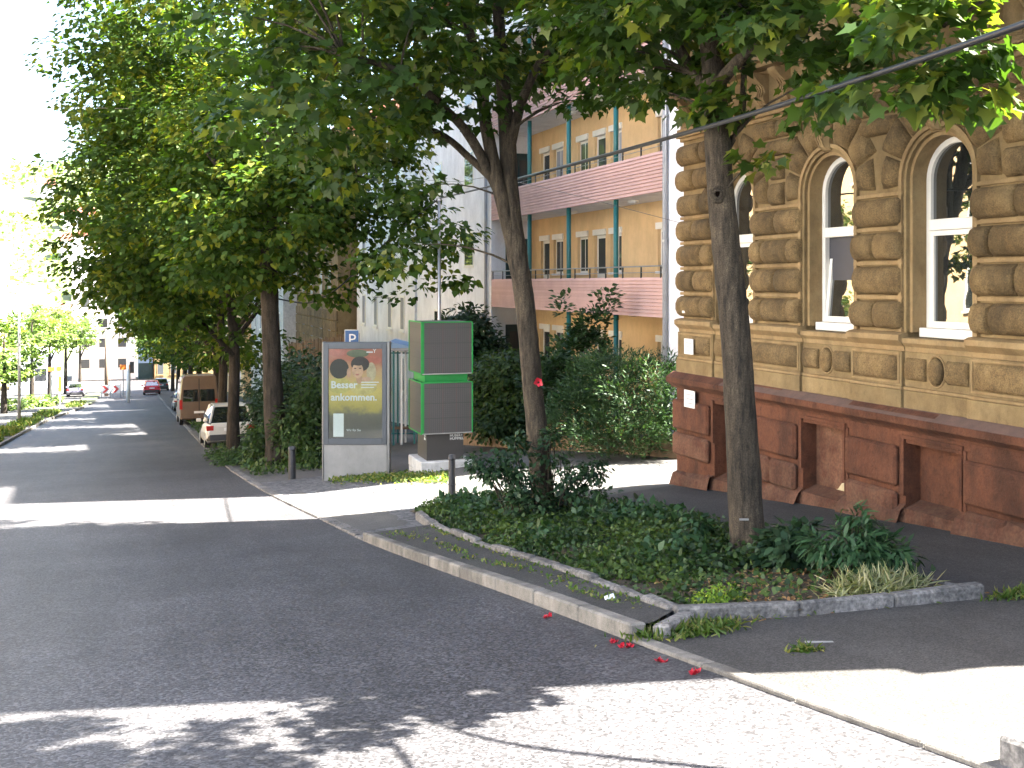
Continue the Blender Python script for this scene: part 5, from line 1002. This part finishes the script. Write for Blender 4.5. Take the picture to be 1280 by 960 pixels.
# roadside verge greenery further down
P = scatter(9000, lambda: (lambda y: (lambda x: (x, y, gz(x, y) + .03 + random.random()**2*.22))(random.uniform(XK(y) + .3, 5.6 + (.6 if y > 30 else 0))) if random.random() < (.35 if (int(y*.7) % 3 == 0) else 1) else None)(random.uniform(27.2, 66))); n = len(P)
leaf_obj('verge_plants', None, P, rdir(n) + np.array([0, 0, .4]), np.array([0, 0, 1.]) + rdir(n)*.7, .12*(.5 + rng.random(n)), 'oval', L_COVER, kind='stuff', label='low green verge plants under the lime trees', cat='ground cover')
P = scatter(2600, lambda: (lambda q: (q.x, q.y, q.z + .04 + random.random()*.04))(hit(random.uniform(412, 560), random.gauss(600, 3.2)))); n = len(P)
leaf_obj('verge_weeds', None, P, rdir(n) + np.array([0, 0, .5]), np.array([0, 0, 1.]) + rdir(n)*.6, .07*(.5 + rng.random(n)), 'oval', L_GRASS, kind='stuff', label='yellowish weeds in front of the poster stand', cat='weeds')
# red fallen petals and litter
def blossom(px, py, k, label):
    o = hit(px, py); t = thing('fallen_blossom', o + UP*.01, label, 'blossom', 'red blossoms lying along the kerb')
    for i in range(k):
        c = o + Vector((random.gauss(0, .022), random.gauss(0, .022), .012)); q = rdir(5); q[:, 2] = np.abs(q[:, 2])*.4
        leaf_obj('petals', t, np.array([c]*5), q, np.array([0, 0, 1.]) + rdir(5)*.5, .034*(.7 + .5*rng.random(5)), 'heart', M_REDP, fold=-.25)
for i, (px, py, k) in enumerate(((683, 772, 3), (767, 804, 2), (781, 809, 4), (824, 827, 3), (869, 842, 4))): blossom(px, py, k, ['red fallen blossom halfway along the raised kerb', 'small red fallen blossom near the kerb end', 'red fallen blossoms right at the raised kerb end', 'red fallen blossom just past the raised kerb end', 'paired red fallen blossoms at the edge of the sunlight'][i])
o = hit(761, 748, .125); MB().add([o + Vector(p) for p in ((-.05, -.03, 0), (.05, -.02, .004), (.06, .035, .03), (-.03, .03, .012), (0, 0, .02))], [(0, 1, 4), (1, 2, 4), (2, 3, 4), (3, 0, 4)]).build('paper_scrap', M_LITTER, None, recalc=False, label='crumpled white paper scrap on the raised strip', cat='litter')
o = hit(499, 613); MB().loft([[o + Vector((.07*s*math.cos(q), .07*s*math.sin(q), h)) for q in np.linspace(0, 2*math.pi, 11)[:-1]] for h, s in ((0, .8), (.05, 1), (.1, .7), (.12, .3))]).build('paper_ball', M_LITTER, None, smooth=True, label='crumpled white paper ball on the sunlit paving', cat='litter')
o = hit(1024, 803, .025); obox(o, CR, CF, -.1, .1, -.015, .015, .002, .006).build('paint_mark', M_LGREY, None, label='short grey paint mark on the pavement', cat='paint mark')

# ================================================================== TRAM SIDE AND FAR END
def post(name, label, px, pyb, pyt, D, r, m, cat='lamp post', arm=None):
    a = at(px, pyb, D); g = gz(a.x, a.y); top = at(px, pyt, D)
    t = thing(name, (a.x, a.y, g), label, cat); MB().tube([(a.x, a.y, g-.2), (a.x, a.y, top.z)], [r, r*.7], 10).build('shaft', m, t, smooth=True)
    if arm: MB().tube([(a.x, a.y, top.z-.1), (a.x + arm*.5, a.y, top.z+.1), (a.x + arm, a.y, top.z)], r*.5, 8).build('arm', m, t); MB().box(a.x+arm-.3, a.x+arm+.3, a.y-.12, a.y+.12, top.z-.1, top.z+.02).build('lamp_head', m, t)
    return t, Vector((a.x, a.y, g)), top
M_POST = mat('pale_post', (.3, .3, .28), .6, .1, 3); M_RUST = mat('brown_post', (.16, .11, .08), .7, .15, 3)
post('lamp_post', 'tall slim lamp post on the tram side', 24, 500, 365, 62, .1, M_POST, arm=-1.6)
post('mast', 'wooden-brown mast behind the chevron signs', 133, 490, 415, 110, .22, M_RUST, 'mast')
t, g, top = post('traffic_light', 'pale traffic light post at the end of the island', 160, 505, 455, 92, .16, M_PLATE, 'traffic light')
MB().box(g.x+.15, g.x+.5, g.y-.2, g.y+.15, g.z+2.6, g.z+3.6).build('signal_head', M_DARK, t)
def osign(px0, px1, py0, py1, D, label, m=M_ORANGE, cat='sign'):
    p0, p1 = at(px0, py1, D), at(px1, py0, D); c = (p0 + p1)/2; g = gz(c.x, c.y); t = thing('sign_board', (c.x, c.y, g), label, cat)
    MB().box(p0.x, p1.x, c.y-.05, c.y, p0.z, p1.z).build('plate', m, t); MB().tube([(c.x, c.y+.05, g), (c.x, c.y+.05, p1.z)], .06, 8).build('post', M_POST, t); return t
osign(150, 158, 456, 462, 108, 'wide orange sign board above the chevron island'); osign(160, 165, 456, 462, 108, 'small orange-white sign board next to the wide one')
osign(60, 68, 459, 464, 88, 'left orange direction board at the tram stop'); osign(70, 77, 458, 464, 88, 'right orange direction board at the tram stop'); osign(73, 77, 470, 489, 86, 'narrow upright orange sign below the direction boards')
def chevron(px, label):
    a = at(px, 494, 104); g = gz(a.x, a.y); t = thing('chevron_sign', (a.x, a.y, g), label, 'sign', 'chevron signs on the island'); z = g + .5
    pl = MB().box(a.x-.4, a.x+.4, a.y-.03, a.y, z, z+.8).build('plate', M_PLATE, t)
    for dx in (-.15,):
        MB().prism([(a.x+dx-.2, a.y-.036, z+.04), (a.x+dx+.1, a.y-.036, z+.04), (a.x+dx+.45, a.y-.036, z+.4), (a.x+dx+.1, a.y-.036, z+.76), (a.x+dx-.2, a.y-.036, z+.76), (a.x+dx+.15, a.y-.036, z+.4)], (0, .004, 0)).build('arrow', mat('chevron_red', (.5, .05, .05), .5, .05, 3), pl)
    for dx in (-.4, .4): MB().tube([(a.x+dx, a.y+.03, g), (a.x+dx, a.y+.03, z+.9)], .04, 6).build('post', M_STEEL, t)
chevron(132, 'red and white chevron sign nearer the shop building'); chevron(145, 'red and white chevron sign nearer the traffic light')
isl = sheet('traffic_island', M_GROUND, ylist(95, 125, 3), lambda y: -4.6, lambda y: XL(y) + .25, .14, 2)
for i, (y0, y1) in enumerate(((46, 51), (54, 60), (63, 70), (74, 83), (90, 101))):
    P = np.array([(x, y, gz(x, y) + .03) for x, y in zip(rng.uniform(XL(y0)-1.5, XL(y0)-.25, 900), rng.uniform(y0, y1, 900))])
    blades('verge_grass', 'sunlit grass patch between the left kerb stones', P, .28, L_GRASS, spread=.6, cat='grass', group='grass patches on the tram side')
hg = thing('low_hedge', gb(-10, 92), 'low clipped pale hedge along the tram track', 'hedge'); C, P, D, Nn, tn = sprays([(-9.6 + i*.5, 88 + i*1.2, gz(-9.6, 88+i*1.2) + .5, .6, .8, .45) for i in range(8)], 60, 24, .4, .5); leaf_obj('foliage', hg, P, D, Nn, .25, 'quad', L_FAR, kind='stuff')
# hillside with houses
mb = MB(); nx, ny = 34, 18
def hz(x, y):
    t = min(1, max(0, (y - 320)/620)); s_ = t*t*(3 - 2*t); return -26 + s_*(118 - .045*x + 10*math.sin(x*.011 + 1) + 6*math.sin(x*.03)) + 3*math.sin(x*.05)*math.sin(y*.03)
for j in range(ny):
    for i in range(nx): x = -620 + 1100*i/(nx-1); y = 300 + 700*j/(ny-1); mb.v.append(Vector((x, y, hz(x, y))))
mb.f = [(j*nx+i, j*nx+i+1, (j+1)*nx+i+1, (j+1)*nx+i) for j in range(ny-1) for i in range(nx-1)]
mb.build('hillside', mat('hill_meadow', (.09, .12, .045), .95, .3, .02, (.14, .15, .07)), kind='structure', recalc=False, smooth=True)
P = scatter(20000, lambda: (lambda x, y: (x, y, hz(x, y) + random.uniform(0, 6)) if math.sin(x*.045 + 2)*math.sin(y*.03) > -.35 else None)(random.uniform(-330, 160), random.uniform(330, 940))); n = len(P)
leaf_obj('hill_wood', None, P, rdir(n), rdir(n) + np.array([0, 0, .7]), 2.4*(.5 + rng.random(n)), 'quad', L_FAR, kind='stuff', label='pale wooded hillside beyond the end of the street', cat='wood')
k = 0
for _ in range(400):
    if k >= 26: break
    y = random.uniform(380, 820); x = random.uniform(-.19, .02)*y
    wd, dp, hh = random.uniform(9, 16), random.uniform(9, 12), random.uniform(6, 10); z = hz(x, y); k += 1
    h = thing('hill_house', (x, y, z), 'small pale house with red roof on the hillside', 'house', 'houses on the hillside')
    MB().box(x-wd/2, x+wd/2, y-dp/2, y+dp/2, z-4, z+hh).build('wall', M_RENDER, h)
    MB().add([(x-wd/2-.5, y-dp/2-.5, z+hh), (x+wd/2+.5, y-dp/2-.5, z+hh), (x+wd/2+.5, y+dp/2+.5, z+hh), (x-wd/2-.5, y+dp/2+.5, z+hh), (x-wd/2-.5, y, z+hh+4), (x+wd/2+.5, y, z+hh+4)], [(0,1,5,4), (2,3,4,5), (0,4,3), (1,2,5), (3,2,1,0)]).build('roof', M_ROOF, h)
    for dx in (-.3, 0, .3):
        for zz in (1.5, 4.5): MB().box(x+dx*wd-.7, x+dx*wd+.7, y-dp/2-.06, y-dp/2, z+zz, z+zz+1.6).build('window', M_CURT, h)

# ================================================================== HAZE
hzm = bpy.data.materials.new('haze_air'); hzm.use_nodes = True; hn = hzm.node_tree; hn.nodes.remove(hn.nodes['Principled BSDF'])
pv = hn.nodes.new('ShaderNodeVolumePrincipled'); pv.inputs['Color'].default_value = (.95, .97, 1, 1); pv.inputs['Density'].default_value = .00003; pv.inputs['Anisotropy'].default_value = .3
hn.links.new(pv.outputs[0], hn.nodes['Material Output'].inputs['Volume'])
MB().box(-640, 500, -70, 1020, -60, 150).build('haze', hzm, None, kind='stuff', label='thin pale summer haze over the street', cat='haze')
